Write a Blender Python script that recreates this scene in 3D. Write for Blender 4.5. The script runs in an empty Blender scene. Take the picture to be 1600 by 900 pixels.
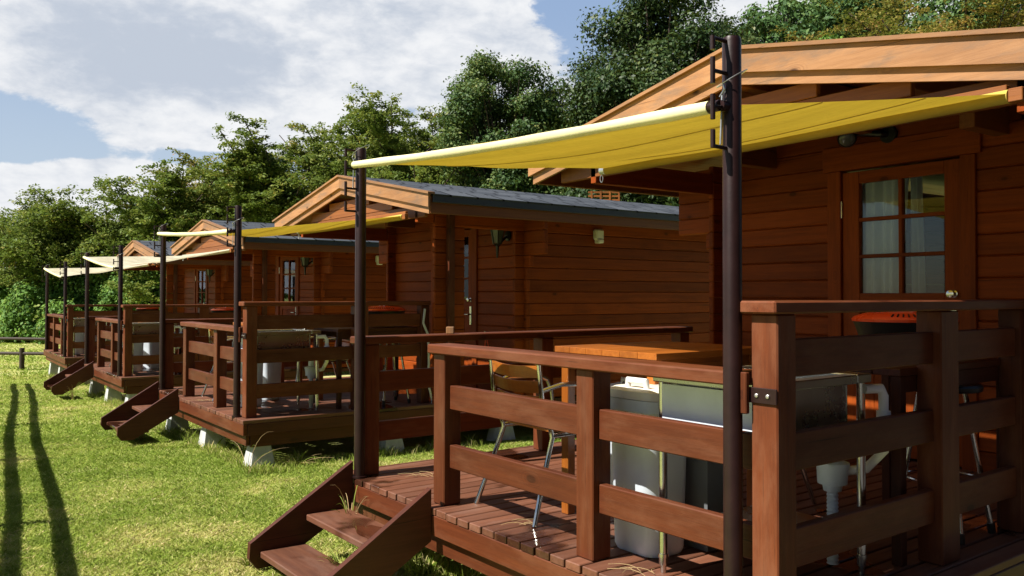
import bpy, math, random
import numpy as np
from mathutils import Vector, Matrix
random.seed(7); RNG = np.random.default_rng(11)
SC = bpy.context.scene
COL = SC.collection
R = math.radians

# ------------------------------------------------------------------ camera
cam_d = bpy.data.cameras.new('camera'); cam = bpy.data.objects.new('camera', cam_d); COL.objects.link(cam)
cam_d.sensor_width = 36; cam_d.lens = 1315.85 * 36 / 1600; cam_d.clip_end = 2000; cam_d.clip_start = .05
cam_d.shift_y = -(450 - 436.5) / 1600
_p, _r = .0181, .0018
_up0 = Vector((0, -math.sin(_p), math.cos(_p))); _x0 = Vector((1, 0, 0))
_rt = _x0 * math.cos(_r) + _up0 * math.sin(_r); _up = -_x0 * math.sin(_r) + _up0 * math.cos(_r); _fw = Vector((0, math.cos(_p), math.sin(_p)))
M = Matrix((( _rt.x, _up.x, -_fw.x, 0), (_rt.y, _up.y, -_fw.y, 0), (_rt.z, _up.z, -_fw.z, 1.53), (0, 0, 0, 1)))
cam.matrix_world = M
SC.camera = cam
CZ = 1.53
SC.render.resolution_x, SC.render.resolution_y = 1024, 576
SC.view_settings.view_transform = 'Standard'; SC.view_settings.look = 'None'
SC.view_settings.exposure = 1.0; SC.view_settings.gamma = 1
# ------------------------------------------------------------------ sun and sky
SUNV = Vector((-.777, -.398, 1.0)).normalized()
SUN_EL = math.asin(SUNV.z); SUN_AZ = math.atan2(SUNV.x, SUNV.y)
sl = bpy.data.lights.new('sun', 'SUN'); sl.energy = 5.0; sl.angle = R(.5); sl.color = (1, .94, .84)
so = bpy.data.objects.new('sun', sl); COL.objects.link(so); so.rotation_euler = SUNV.to_track_quat('Z', 'Y').to_euler()
W = bpy.data.worlds.new('World'); SC.world = W; W.use_nodes = True
nt = W.node_tree; nt.nodes.clear()

class NT:
    def __init__(s, tree): s.t = tree; s.n = tree.nodes; s.l = tree.links
    def new(s, typ, **kw):
        n = s.n.new(typ)
        for k, v in kw.items(): setattr(n, k, v)
        return n
    def put(s, sock, v):
        if isinstance(v, bpy.types.NodeSocket): s.l.new(v, sock)
        elif v is not None:
            if hasattr(sock.default_value, '__len__') and not hasattr(v, '__len__'): v = (v,) * len(sock.default_value)
            if hasattr(v, '__len__') and len(sock.default_value) == 4 and len(v) == 3: v = tuple(v) + (1,)
            sock.default_value = v
    def math(s, op, a, b=None, c=None, clamp=False):
        n = s.new('ShaderNodeMath', operation=op, use_clamp=clamp)
        for i, v in enumerate((a, b, c)):
            if v is not None: s.put(n.inputs[i], v)
        return n.outputs[0]
    def mix(s, f, a, b, mode='MIX'):
        n = s.new('ShaderNodeMix', data_type='RGBA', blend_type=mode); n.clamp_factor = True
        s.put(n.inputs[0], f); s.put(n.inputs[6], a); s.put(n.inputs[7], b); return n.outputs[2]
    def ramp(s, f, lo, hi, smooth=True):
        n = s.new('ShaderNodeMapRange', interpolation_type='SMOOTHSTEP' if smooth else 'LINEAR')
        s.put(n.inputs[0], f); s.put(n.inputs[1], lo); s.put(n.inputs[2], hi); return n.outputs[0]
    def noise(s, vec, scale=1., detail=4, rough=.5, dist=0.):
        n = s.new('ShaderNodeTexNoise'); s.put(n.inputs['Vector'], vec); n.inputs['Scale'].default_value = scale
        n.inputs['Detail'].default_value = detail; n.inputs['Roughness'].default_value = rough; n.inputs['Distortion'].default_value = dist
        return n.outputs[0]
    def scale(s, vec, v):
        n = s.new('ShaderNodeVectorMath', operation='MULTIPLY'); s.put(n.inputs[0], vec); n.inputs[1].default_value = v; return n.outputs[0]
    def attr(s, name): return s.new('ShaderNodeAttribute', attribute_name=name)

w = NT(nt)
sky = w.new('ShaderNodeTexSky', sky_type='NISHITA'); sky.sun_disc = False; sky.sun_elevation = SUN_EL
sky.sun_rotation = SUN_AZ; sky.dust_density = .6; sky.ozone_density = 1.6
tc = w.new('ShaderNodeTexCoord'); sep = w.new('ShaderNodeSeparateXYZ'); w.put(sep.inputs[0], tc.outputs['Generated'])
az = w.math('MULTIPLY', w.math('ARCTAN2', sep.outputs[0], sep.outputs[1]), 57.2958)
el = w.math('MULTIPLY', w.math('ARCSINE', sep.outputs[2]), 57.2958)
cv = w.new('ShaderNodeCombineXYZ'); w.put(cv.inputs[0], az); w.put(cv.inputs[1], w.math('MULTIPLY', el, 1.9))
cn = w.noise(cv.outputs[0], .085, 9, .56, .15)
cn2 = w.noise(w.scale(cv.outputs[0], (1, 1, 1)), .36, 9, .62, .3)
def ell(ca, ce, ra, re):
    a = w.math('DIVIDE', w.math('SUBTRACT', az, ca), ra); b = w.math('DIVIDE', w.math('SUBTRACT', el, ce), re)
    q = w.math('ADD', w.math('MULTIPLY', a, a), w.math('MULTIPLY', b, b))
    return w.math('SUBTRACT', 1.0, w.math('MINIMUM', q, 1.0))
gap1 = ell(-33, 9.6, 8.6, 2.5); gap2 = ell(6.0, 18.8, 5.5, 5.0); gap3 = ell(-20, 8.6, 9, .9)
cum = ell(-27, 5.2, 15, 3.3); blob = ell(-16, 11.0, 10, 2.6); blob2 = ell(-20, 16.5, 26, 5.0)
dens = w.math('ADD', cn, w.math('MULTIPLY', w.math('SUBTRACT', cn2, .5), .55))
dens = w.math('ADD', dens, .05)
for g, k in ((gap1, -.75), (gap2, -.5), (gap3, -.30), (cum, .5), (blob, .34), (blob2, .42)):
    dens = w.math('ADD', dens, w.math('MULTIPLY', g, k))
bil = w.math('ABSOLUTE', w.math('SUBTRACT', w.noise(w.scale(cv.outputs[0], (1, 1, 1)), .30, 5, .6, .1), .5))
dens = w.math('ADD', dens, w.math('MULTIPLY', w.math('SUBTRACT', bil, .10), .5))
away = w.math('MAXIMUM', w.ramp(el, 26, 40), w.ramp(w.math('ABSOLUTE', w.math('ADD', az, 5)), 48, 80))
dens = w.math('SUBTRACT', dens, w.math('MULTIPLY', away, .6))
cover = w.ramp(dens, .34, .50)
shade = w.noise(cv.outputs[0], .13, 7, .55, .2)
shade = w.math('ADD', w.math('MULTIPLY', shade, .8), w.math('MULTIPLY', w.math('SUBTRACT', cn2, .5), .5))
shade = w.math('ADD', shade, w.math('MULTIPLY', ell(-22, 14.6, 11, 3.6), -.30))
shade = w.math('ADD', shade, w.math('MULTIPLY', cum, .16))
shade = w.math('ADD', shade, w.math('MULTIPLY', blob, .12))
shade = w.math('ADD', shade, w.math('ADD', w.math('MULTIPLY', bil, .55), -.03))
lit = w.ramp(shade, .12, .60)
ccol = w.mix(lit, (5.4, 6.0, 7.0), (9.2, 9.3, 9.5))
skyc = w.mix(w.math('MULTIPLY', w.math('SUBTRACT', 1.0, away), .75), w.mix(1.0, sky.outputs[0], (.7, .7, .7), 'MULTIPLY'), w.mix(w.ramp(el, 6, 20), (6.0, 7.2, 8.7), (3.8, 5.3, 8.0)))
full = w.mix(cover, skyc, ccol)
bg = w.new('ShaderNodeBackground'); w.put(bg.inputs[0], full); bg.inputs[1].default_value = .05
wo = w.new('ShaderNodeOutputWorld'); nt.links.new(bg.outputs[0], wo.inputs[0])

# ------------------------------------------------------------------ materials
def newmat(name):
    m = bpy.data.materials.new(name); m.use_nodes = True; m.node_tree.nodes.clear()
    n = NT(m.node_tree); out = n.new('ShaderNodeOutputMaterial'); return m, n, out
def bsdf(n, out, col, rough=.6, metal=0., spec=.5, bump=None, bstr=.3, bdist=.01, **kw):
    b = n.new('ShaderNodeBsdfPrincipled'); n.put(b.inputs['Base Color'], col); n.put(b.inputs['Roughness'], rough)
    b.inputs['Metallic'].default_value = metal; b.inputs['Specular IOR Level'].default_value = spec
    for k, v in kw.items(): n.put(b.inputs[k], v)
    if bump is not None:
        bp = n.new('ShaderNodeBump'); bp.inputs['Strength'].default_value = bstr; bp.inputs['Distance'].default_value = bdist
        n.put(bp.inputs['Height'], bump); n.put(b.inputs['Normal'], bp.outputs[0])
    if out is not None: n.l.new(b.outputs[0], out.inputs[0])
    return b
def wood(name, a, b, dark, knot=.5, rough=.55, wet=0., weather=None, wamt=0., spec=.4, bstr=.35):
    m, n, out = newmat(name)
    g = n.attr('grain').outputs['Vector']; t = n.attr('tint').outputs['Fac']
    warp = n.new('ShaderNodeVectorMath', operation='ADD'); n.put(warp.inputs[0], g)
    wn = n.new('ShaderNodeTexNoise'); n.put(wn.inputs['Vector'], n.scale(g, (1.5, 6, 6))); wn.inputs['Scale'].default_value = 1
    n.put(warp.inputs[1], n.scale(wn.outputs[1], (.0, .018, .018))); gw = warp.outputs[0]
    n1 = n.noise(n.scale(gw, (1.6, 38, 38)), 1, 5, .6); n2 = n.noise(n.scale(gw, (9, 260, 260)), 1, 3, .6)
    n3 = n.noise(n.scale(g, (2.3, 4, 4)), 1, 4, .55)
    c = n.mix(n.ramp(n1, .3, .72), a, b)
    c = n.mix(n.math('MULTIPLY', n.ramp(n2, .45, .8), .35), c, dark)
    c = n.mix(n.math('MULTIPLY', n.ramp(n3, .5, .75), .28), c, dark)
    ck = n.ramp(n.noise(n.scale(gw, (.9, 75, 75)), 1, 2, .5), .70, .74); c = n.mix(n.math('MULTIPLY', ck, .75), c, tuple(x * .3 for x in dark))
    vo = n.new('ShaderNodeTexVoronoi', feature='F1'); n.put(vo.inputs['Vector'], n.scale(g, (2.4, 4.6, 4.6))); vo.inputs['Scale'].default_value = 1
    vo.inputs['Randomness'].default_value = 1
    vd = vo.outputs['Distance']
    kn = n.math('SUBTRACT', 1.0, n.ramp(vd, .05, .12)); ring = n.math('MULTIPLY', n.math('SINE', n.math('MULTIPLY', vd, 120)), n.math('SUBTRACT', 1.0, n.ramp(vd, .1, .3)))
    c = n.mix(n.math('MULTIPLY', kn, knot), c, tuple(x * .35 for x in dark))
    c = n.mix(n.math('MULTIPLY', n.math('MAXIMUM', ring, 0.0), knot * .45), c, dark)
    if weather:
        c = n.mix(n.math('MULTIPLY', n.ramp(n.noise(n.scale(g, (2.5, 9, 9)), 1, 6, .65), .45, .7), wamt), c, weather)
    hs = n.new('ShaderNodeHueSaturation'); n.put(hs.inputs['Color'], c); n.put(hs.inputs['Value'], n.math('ADD', .76, n.math('MULTIPLY', t, .48))); c = hs.outputs[0]
    ro = rough
    if wet:
        geo = n.new('ShaderNodeNewGeometry'); wm = n.ramp(n.noise(geo.outputs['Position'], 1.7, 3, .5), .54, .6)
        c = n.mix(n.math('MULTIPLY', wm, wet), c, tuple(x * .45 for x in dark)); ro = n.math('SUBTRACT', rough, n.math('MULTIPLY', wm, rough - .1))
    bsdf(n, out, c, ro, spec=spec, bump=n.math('ADD', n1, n.math('MULTIPLY', n2, .6)), bstr=bstr, bdist=.003)
    return m
MAT = {}
MAT['deck'] = wood('brown_stained_wood', (.118, .030, .010), (.085, .021, .0075), (.034, .010, .005), .6, .5, spec=.22, weather=(.165, .066, .034), wamt=.5)
MAT['plank'] = wood('deck_plank_wood', (.15, .056, .028), (.11, .039, .020), (.038, .014, .010), .3, .6, wet=.8, weather=(.19, .10, .07), wamt=.5)
MAT['dark'] = wood('dark_stained_wood', (.078, .022, .011), (.055, .015, .008), (.022, .008, .005), .4, .5, spec=.25)
MAT['log'] = wood('orange_pine_logs', (.26, .050, .005), (.185, .034, .004), (.06, .012, .002), .65, .6, spec=.15)
MAT['trim'] = wood('pale_pine_trim', (.34, .175, .078), (.27, .13, .052), (.13, .05, .018), 1.0, .55, weather=(.17, .105, .065), wamt=.95)
MAT['soffit'] = wood('orange_pine_boards', (.25, .085, .018), (.19, .06, .013), (.09, .028, .008), .7, .5)
MAT['chairwood'] = wood('varnished_orange_wood', (.36, .11, .015), (.27, .075, .010), (.12, .032, .005), .25, .3, spec=.6)
MAT['fence'] = wood('weathered_log', (.045, .03, .02), (.03, .02, .014), (.012, .009, .007), .3, .7)

def plain(name, col, rough=.5, metal=0., spec=.5, var=.12, scale=6., bump=0., **kw):
    m, n, out = newmat(name); tc = n.new('ShaderNodeTexCoord')
    no = n.noise(tc.outputs['Object'], scale, 6, .6)
    c = n.mix(n.ramp(no, .3, .7), tuple(x * (1 - var) for x in col), tuple(min(1, x * (1 + var)) for x in col))
    r = n.math('ADD', rough - .06, n.math('MULTIPLY', no, .12))
    bsdf(n, out, c, r, metal, spec, bump=n.noise(tc.outputs['Object'], scale * 8, 4, .6) if bump else None, bstr=bump or .1, bdist=.004, **kw)
    return m
MAT['pole'] = plain('brown_painted_steel', (.015, .0045, .0045), .42, .0, .35, .25, 9, bump=.12)
MAT['steel'] = plain('stainless_steel', (.62, .62, .6), .2, 1., .5, .08, 4)
MAT['brushed'] = plain('brushed_sink_steel', (.45, .46, .44), .28, 1., .5, .1, 3)
MAT['galv'] = plain('galvanised_steel', (.55, .57, .58), .35, .9)
MAT['grey'] = plain('grey_plastic', (.62, .69, .77), .42, var=.06)
MAT['greydark'] = plain('dark_grey_plastic', (.13, .14, .15), .45, var=.08)
MAT['beige'] = plain('off_white_plastic', (.72, .69, .60), .4, var=.05)
MAT['white'] = plain('white_plastic', (.8, .8, .78), .35, var=.04)
MAT['red'] = plain('red_enamel', (.85, .085, .02), .28, var=.08)
MAT['black'] = plain('black_paint', (.012, .012, .012), .4)
MAT['iron'] = plain('black_iron', (.01, .01, .011), .35)
MAT['concrete'] = plain('pale_concrete', (.42, .43, .43), .85, var=.16, scale=9, bump=.4)
MAT['drip'] = plain('dark_metal_drip_edge', (.035, .042, .052), .4)
MAT['rope'] = plain('pale_conduit', (.5, .5, .48), .5)
MAT['straw'] = plain('dry_straw', (.34, .24, .11), .8, var=.3, scale=20)
MAT['lampglass'] = plain('frosted_lamp_glass', (.10, .11, .11), .12)
MAT['bolt'] = plain('zinc_bolt', (.5, .48, .46), .35, .8)
def mk_bag():
    m, n, out = newmat('translucent_bag'); tc = n.new('ShaderNodeTexCoord')
    b = bsdf(n, None, (.9, .92, .94), .25, bump=n.noise(n.scale(tc.outputs['Object'], (1, 1, .4)), 40, 4, .6), bstr=1., bdist=.02)
    tr = n.new('ShaderNodeBsdfTransparent'); ms = n.new('ShaderNodeMixShader'); ms.inputs[0].default_value = .68
    n.l.new(tr.outputs[0], ms.inputs[1]); n.l.new(b.outputs[0], ms.inputs[2]); n.l.new(ms.outputs[0], out.inputs[0]); return m
MAT['bag'] = mk_bag()
MAT['seam'] = plain('ochre_seam_tape', (.44, .31, .05), .7)
MAT['water'] = plain('wet_patch', (.05, .016, .008), .07, spec=.6, var=.2)
def mk_glass():
    m, n, out = newmat('window_glass')
    gl = n.new('ShaderNodeBsdfGlossy'); gl.inputs['Roughness'].default_value = .015; gl.inputs['Color'].default_value = (.8, .85, .9, 1)
    tr = n.new('ShaderNodeBsdfTransparent'); tr.inputs['Color'].default_value = (.86, .9, .93, 1)
    fr = n.new('ShaderNodeFresnel'); fr.inputs['IOR'].default_value = 1.5
    ms = n.new('ShaderNodeMixShader'); n.put(ms.inputs[0], fr.outputs[0])
    n.l.new(tr.outputs[0], ms.inputs[1]); n.l.new(gl.outputs[0], ms.inputs[2]); n.l.new(ms.outputs[0], out.inputs[0]); return m
MAT['glass'] = mk_glass()
def mk_cloth(name, dif, trans, f, bump=.6, bs=3.):
    m, n, out = newmat(name); tc = n.new('ShaderNodeTexCoord')
    bn = n.noise(n.scale(tc.outputs['Object'], (1.0, 3.2, 1)), bs, 4, .55, .5)
    c = n.mix(n.ramp(n.noise(n.scale(tc.outputs['Object'], (3.2, .5, 1)), 2.2, 6, .6), .35, .7), dif, tuple(x * .74 for x in dif))
    bp = n.new('ShaderNodeBump'); bp.inputs['Strength'].default_value = bump; bp.inputs['Distance'].default_value = .03; n.put(bp.inputs['Height'], bn)
    d = n.new('ShaderNodeBsdfDiffuse'); n.put(d.inputs[0], c); n.put(d.inputs['Normal'], bp.outputs[0])
    t = n.new('ShaderNodeBsdfTranslucent'); n.put(t.inputs[0], n.mix(n.ramp(n.noise(n.scale(tc.outputs['Object'], (6, .5, 1)), 1.6, 7, .65), .3, .75), trans, tuple(x * .7 for x in trans))); n.put(t.inputs['Normal'], bp.outputs[0])
    ms = n.new('ShaderNodeMixShader'); ms.inputs[0].default_value = f
    n.l.new(d.outputs[0], ms.inputs[1]); n.l.new(t.outputs[0], ms.inputs[2]); n.l.new(ms.outputs[0], out.inputs[0]); return m
MAT['yellow'] = mk_cloth('yellow_awning_cloth', (.60, .48, .10), (.48, .33, .028), .35)
MAT['cream'] = mk_cloth('cream_awning_cloth', (.70, .66, .52), (.70, .64, .46), .45)
MAT['roll'] = mk_cloth('sunlit_rolled_cloth', (.82, .76, .45), (.8, .7, .3), .1, .15)  # front roll's overexposed sunlit look is put into this cream colour
MAT['rollyellow'] = mk_cloth('yellow_rolled_cloth', (.50, .38, .09), (.5, .38, .06), .1, .2)
MAT['curtain'] = mk_cloth('pale_curtain', (.92, .95, .97), (.85, .88, .9), .2, .2)
def mk_shingle():
    m, n, out = newmat('slate_grey_shingles'); g = n.attr('grain').outputs['Vector']; t = n.attr('tint').outputs['Fac']
    sp = n.new('ShaderNodeSeparateXYZ'); n.put(sp.inputs[0], g)
    x = n.math('ADD', n.math('MULTIPLY', sp.outputs[0], 1 / .33), n.math('MULTIPLY', t, 1.0))
    fr = n.math('FRACT', x); joint = n.math('LESS_THAN', fr, .085)
    cell = n.math('FRACT', n.math('MULTIPLY', n.math('SINE', n.math('MULTIPLY', n.math('ADD', n.math('FLOOR', x), n.math('MULTIPLY', t, 31.7)), 12.9898)), 437.5))
    c = n.mix(cell, (.040, .047, .060), (.078, .088, .106)); gn = n.noise(g, 160, 3, .7)
    c = n.mix(n.math('MULTIPLY', n.ramp(gn, .4, .7), .15), c, (.085, .092, .105)); c = n.mix(joint, c, (.006, .007, .009))
    bsdf(n, out, c, .9, spec=.08, bump=gn, bstr=.5, bdist=.004); return m
MAT['shingle'] = mk_shingle()

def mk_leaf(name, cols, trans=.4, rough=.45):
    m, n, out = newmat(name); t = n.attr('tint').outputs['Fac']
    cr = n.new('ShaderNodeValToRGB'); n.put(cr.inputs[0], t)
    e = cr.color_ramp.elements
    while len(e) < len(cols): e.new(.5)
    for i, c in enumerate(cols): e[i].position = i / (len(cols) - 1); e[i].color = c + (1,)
    b = bsdf(n, None, cr.outputs[0], rough + .12, spec=.2)
    tl = n.new('ShaderNodeBsdfTranslucent'); n.put(tl.inputs[0], n.mix(.5, cr.outputs[0], (.15, .19, .02)))
    ms = n.new('ShaderNodeMixShader'); ms.inputs[0].default_value = trans
    n.l.new(b.outputs[0], ms.inputs[1]); n.l.new(tl.outputs[0], ms.inputs[2]); n.l.new(ms.outputs[0], out.inputs[0]); return m
MAT['leaf_cherry'] = mk_leaf('cherry_leaves', [(0.081, 0.141, 0.028), (0.152, 0.216, 0.048), (0.262, 0.28, 0.061), (0.485, 0.299, 0.085)])
MAT['leaf_autumn'] = mk_leaf('turning_leaves', [(0.101, 0.139, 0.029), (0.219, 0.208, 0.043), (0.366, 0.225, 0.064), (0.476, 0.174, 0.064)])
MAT['leaf_dark'] = mk_leaf('evergreen_leaves', [(0.015, 0.036, 0.012), (0.029, 0.058, 0.017), (0.056, 0.09, 0.025), (0.111, 0.127, 0.037)], .15, .35)
MAT['leaf_round'] = mk_leaf('round_tree_leaves', [(0.033, 0.074, 0.024), (0.062, 0.116, 0.033), (0.124, 0.166, 0.044), (0.231, 0.231, 0.07)], .2, .4)
MAT['leaf_bright'] = mk_leaf('bright_shrub_leaves', [(0.058, 0.137, 0.029), (0.117, 0.237, 0.044), (0.194, 0.347, 0.062), (0.389, 0.455, 0.122)], .35)
MAT['leaf_hill'] = mk_leaf('hill_wood_leaves', [(0.036, 0.084, 0.03), (0.065, 0.136, 0.042), (0.112, 0.197, 0.058), (0.177, 0.242, 0.084)], .25)
MAT['bark'] = plain('tree_bark', (.07, .05, .038), .9, var=.4, scale=5, bump=.6)
MAT['leaf_back'] = mk_leaf('deep_green_blocker_leaves', [(.012, .024, .008), (.02, .038, .011), (.035, .055, .015), (.05, .065, .02)], .05)
def mk_grass():
    m, n, out = newmat('grass_blades'); t = n.attr('tint').outputs['Fac']
    cr = n.new('ShaderNodeValToRGB'); n.put(cr.inputs[0], t); e = cr.color_ramp.elements; e.new(.35); e.new(.62)
    for i, (p, c) in enumerate(((0, (.21, .30, .04)), (.35, (.36, .44, .085)), (.62, (.54, .52, .18)), (1, (.76, .63, .37)))): e[i].position = p; e[i].color = c + (1,)
    b = bsdf(n, None, cr.outputs[0], .6, spec=.25); tl = n.new('ShaderNodeBsdfTranslucent'); n.put(tl.inputs[0], cr.outputs[0])
    ms = n.new('ShaderNodeMixShader'); ms.inputs[0].default_value = .42
    n.l.new(b.outputs[0], ms.inputs[1]); n.l.new(tl.outputs[0], ms.inputs[2]); n.l.new(ms.outputs[0], out.inputs[0]); return m
MAT['grass'] = mk_grass()
def mk_ground():
    m, n, out = newmat('lawn_ground'); g = n.new('ShaderNodeNewGeometry').outputs['Position']
    a = n.noise(g, .55, 5, .6); b_ = n.noise(g, 3.5, 6, .65); c_ = n.noise(n.scale(g, (1, 1, 1)), 40, 4, .7)
    k = n.math('ADD', n.math('MULTIPLY', a, .6), n.math('MULTIPLY', b_, .4))
    c = n.mix(n.ramp(k, .42, .64), (.33, .40, .08), (.58, .52, .26)); c = n.mix(n.math('MULTIPLY', n.ramp(c_, .4, .7), .55), c, (.07, .11, .018))
    bsdf(n, out, c, .9, spec=.1, bump=c_, bstr=.8, bdist=.03); return m
MAT['ground'] = mk_ground()
def mk_hill():
    m, n, out = newmat('wooded_hill_ground'); g = n.new('ShaderNodeNewGeometry').outputs['Position']
    c = n.mix(n.ramp(n.noise(g, .8, 8, .7), .35, .65), (.018, .035, .010), (.05, .09, .02)); bsdf(n, out, c, .95, spec=.1, bump=n.noise(g, 1.5, 8, .7), bstr=1., bdist=.5); return m
MAT['hill'] = mk_hill()

# ------------------------------------------------------------------ mesh builder
class MB:
    def __init__(s): s.v = []; s.f = []; s.g = []; s.t = []; s.n = 0; s.sm = []
    def add(s, verts, faces, grain=None, tint=None, smooth=False):
        verts = np.asarray(verts, float); k = len(verts)
        if grain is None: grain = verts
        off = RNG.random(3) * 40
        s.v.append(verts); s.g.append(np.asarray(grain, float) + off)
        s.t.append(np.full(k, RNG.random() if tint is None else tint))
        s.f += [tuple(i + s.n for i in f) for f in faces]; s.sm += [smooth] * len(faces); s.n += k
    def box(s, lo, hi, ax=None, c=.003, rot=None, at=None, tint=None):
        lo = np.array(lo, float); hi = np.array(hi, float); ce = (lo + hi) / 2; h = abs(hi - lo) / 2
        if ax is None: ax = int(np.argmax(h))
        c = min(c, h.min() * .45); V = []; idx = {}
        for sx in (-1, 1):
            for sy in (-1, 1):
                for sz in (-1, 1):
                    sg = np.array([sx, sy, sz])
                    for a in range(3):
                        p = sg * (h - c); p[a] = sg[a] * h[a]; idx[(sx, sy, sz, a)] = len(V); V.append(p)
        V = np.array(V); F = []
        def face(l):
            pts = V[list(l)]; nn = np.cross(pts[1] - pts[0], pts[2] - pts[0])
            if nn @ pts.mean(0) < 0: l = l[::-1]
            F.append(tuple(l))
        for a in range(3):
            b, d = (a + 1) % 3, (a + 2) % 3
            for sa in (-1, 1):
                q = []
                for sb, sd in ((-1, -1), (1, -1), (1, 1), (-1, 1)):
                    k = [0, 0, 0]; k[a] = sa; k[b] = sb; k[d] = sd; q.append(idx[tuple(k) + (a,)])
                face(q)
            for sb in (-1, 1):
                for sd in (-1, 1):
                    k0 = [0, 0, 0]; k0[b] = sb; k0[d] = sd; k1 = list(k0); k0[a] = -1; k1[a] = 1
                    face([idx[tuple(k0) + (b,)], idx[tuple(k1) + (b,)], idx[tuple(k1) + (d,)], idx[tuple(k0) + (d,)]])
        for sx in (-1, 1):
            for sy in (-1, 1):
                for sz in (-1, 1): face([idx[(sx, sy, sz, a)] for a in range(3)])
        o = [ax] + [a for a in range(3) if a != ax]; G = V[:, o]
        if rot is not None: V = V @ np.array(rot).T
        V = V + (ce if at is None else np.array(at)); s.add(V, F, G, tint)
    def prism(s, poly, a0, a1, axis, grain=0, tint=None):
        """poly in the two other axes (cyclic order axis+1, axis+2) extruded a0..a1 along axis"""
        n = len(poly); V = np.zeros((2 * n, 3)); b, d = (axis + 1) % 3, (axis + 2) % 3
        for k, a in enumerate((a0, a1)):
            for i, (p, q) in enumerate(poly): V[k * n + i, axis] = a; V[k * n + i, b] = p; V[k * n + i, d] = q
        area = sum(poly[i][0] * poly[(i + 1) % n][1] - poly[(i + 1) % n][0] * poly[i][1] for i in range(n))
        sgn = (area > 0) == (a1 > a0)
        F = [tuple(range(n))[::-1] if sgn else tuple(range(n)), tuple(range(n, 2 * n)) if sgn else tuple(range(n, 2 * n))[::-1]]
        for i in range(n):
            j = (i + 1) % n; q = (i, j, n + j, n + i); F.append(q if sgn else q[::-1])
        o = [grain] + [a for a in range(3) if a != grain]; s.add(V, F, V[:, o], tint)
    def tube(s, pts, r, seg=10, cap=True, tint=None, smooth=True):
        pts = [np.array(p, float) for p in pts]; n = len(pts); rr = r if hasattr(r, '__len__') else [r] * n
        V = []; up = None
        for i, p in enumerate(pts):
            t = pts[min(i + 1, n - 1)] - pts[max(i - 1, 0)]; t = t / (np.linalg.norm(t) + 1e-9)
            if up is None: up = np.cross(t, [0, 0, 1]) if abs(t[2]) < .95 else np.cross(t, [1, 0, 0])
            up = up - t * (up @ t); up /= np.linalg.norm(up) + 1e-9; sd = np.cross(t, up)
            for k in range(seg):
                a = 2 * math.pi * k / seg; V.append(p + rr[i] * (math.cos(a) * up + math.sin(a) * sd))
        F = []
        for i in range(n - 1):
            for k in range(seg): F.append((i * seg + k, i * seg + (k + 1) % seg, (i + 1) * seg + (k + 1) % seg, (i + 1) * seg + k))
        nf = len(F)
        s.add(V, F, None, tint, smooth)
        if cap:
            b = s.n - len(V)
            s.f.append(tuple(b + k for k in range(seg))[::-1]); s.f.append(tuple(b + (n - 1) * seg + k for k in range(seg))); s.sm += [False, False]
    def lathe(s, prof, at=(0, 0, 0), seg=24, sx=1., sy=1., tint=None):
        V = []; F = []
        for r, z in prof:
            for k in range(seg):
                a = 2 * math.pi * k / seg; V.append((at[0] + sx * r * math.cos(a), at[1] + sy * r * math.sin(a), at[2] + z))
        n = len(prof)
        for i in range(n - 1):
            for k in range(seg): F.append((i * seg + k, i * seg + (k + 1) % seg, (i + 1) * seg + (k + 1) % seg, (i + 1) * seg + k))
        F.append(tuple(range(seg))[::-1]); F.append(tuple((n - 1) * seg + k for k in range(seg)))
        s.add(V, F, None, tint, True); s.sm[-1] = s.sm[-2] = False
    def build(s, name, mat, parent=None, angle=None):
        me = bpy.data.meshes.new(name); V = np.concatenate(s.v); me.from_pydata(V.tolist(), [], s.f)
        a = me.attributes.new('grain', 'FLOAT_VECTOR', 'POINT'); a.data.foreach_set('vector', np.concatenate(s.g).ravel())
        b = me.attributes.new('tint', 'FLOAT', 'POINT'); b.data.foreach_set('value', np.concatenate(s.t))
        me.polygons.foreach_set('use_smooth', s.sm); me.materials.append(MAT[mat]); me.update()
        if any(s.sm):
            try: me.set_sharp_from_angle(angle=R(40))
            except Exception: pass
        o = bpy.data.objects.new(name, me); COL.objects.link(o)
        if parent: o.parent = parent
        return o
def tag(o, label, cat, group=None):
    o['label'] = label; o['category'] = cat
    if group: o['group'] = group
    return o
def empty(name, label, cat, group=None):
    o = bpy.data.objects.new(name, None); COL.objects.link(o); o.empty_display_size = .2
    return tag(o, label, cat, group)
def copy_tree(o, parent=None):
    c = o.copy(); COL.objects.link(c)
    if parent: c.parent = parent
    for ch in list(CH.get(o.name, [])): copy_tree(ch, c)
    return c
CH = {}
def reg(o):                                   # remember children of a prototype
    CH[o.name] = [x for x in COL.objects if x.parent == o]
    for x in CH[o.name]: reg(x)
# frames of the four units (fitted): x, y, z, azimuth of the row, cabin offset
FR = [(.7527, 2.8758, -1.1, -37.0865, 0, 0, 2.5513, 0), (-2.5798, 7.9212, -1.1509, -36.0989, -.1318, -.0223, -.5573, -.0251),
      (-5.9464, 12.7938, -1.2456, -36.1846, .0446, -.0032, -.4882, -.0205), (-9.3064, 17.5502, -1.3091, -35.8445, .014, -.0283, -1.0537, -.0269),
      (4.15, -2.05, -1.08, -37.1, 0, 0, 0, 0)]   # the last one holds an unseen cabin and deck added for shade
def frame(i, cab=False):
    x, y, z, a, cu, cv_, ca, cz = FR[i]; A = R(a); Ru = np.array([math.sin(A), math.cos(A), 0]); Nv = np.array([math.cos(A), -math.sin(A), 0])
    O = np.array([x, y, z + CZ])
    if cab:
        O = O + cu * Ru + cv_ * Nv + np.array([0, 0, cz]); A = R(a + ca)
        Ru = np.array([math.sin(A), math.cos(A), 0]); Nv = np.array([math.cos(A), -math.sin(A), 0])
    return O, Ru, Nv, -A
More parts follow.
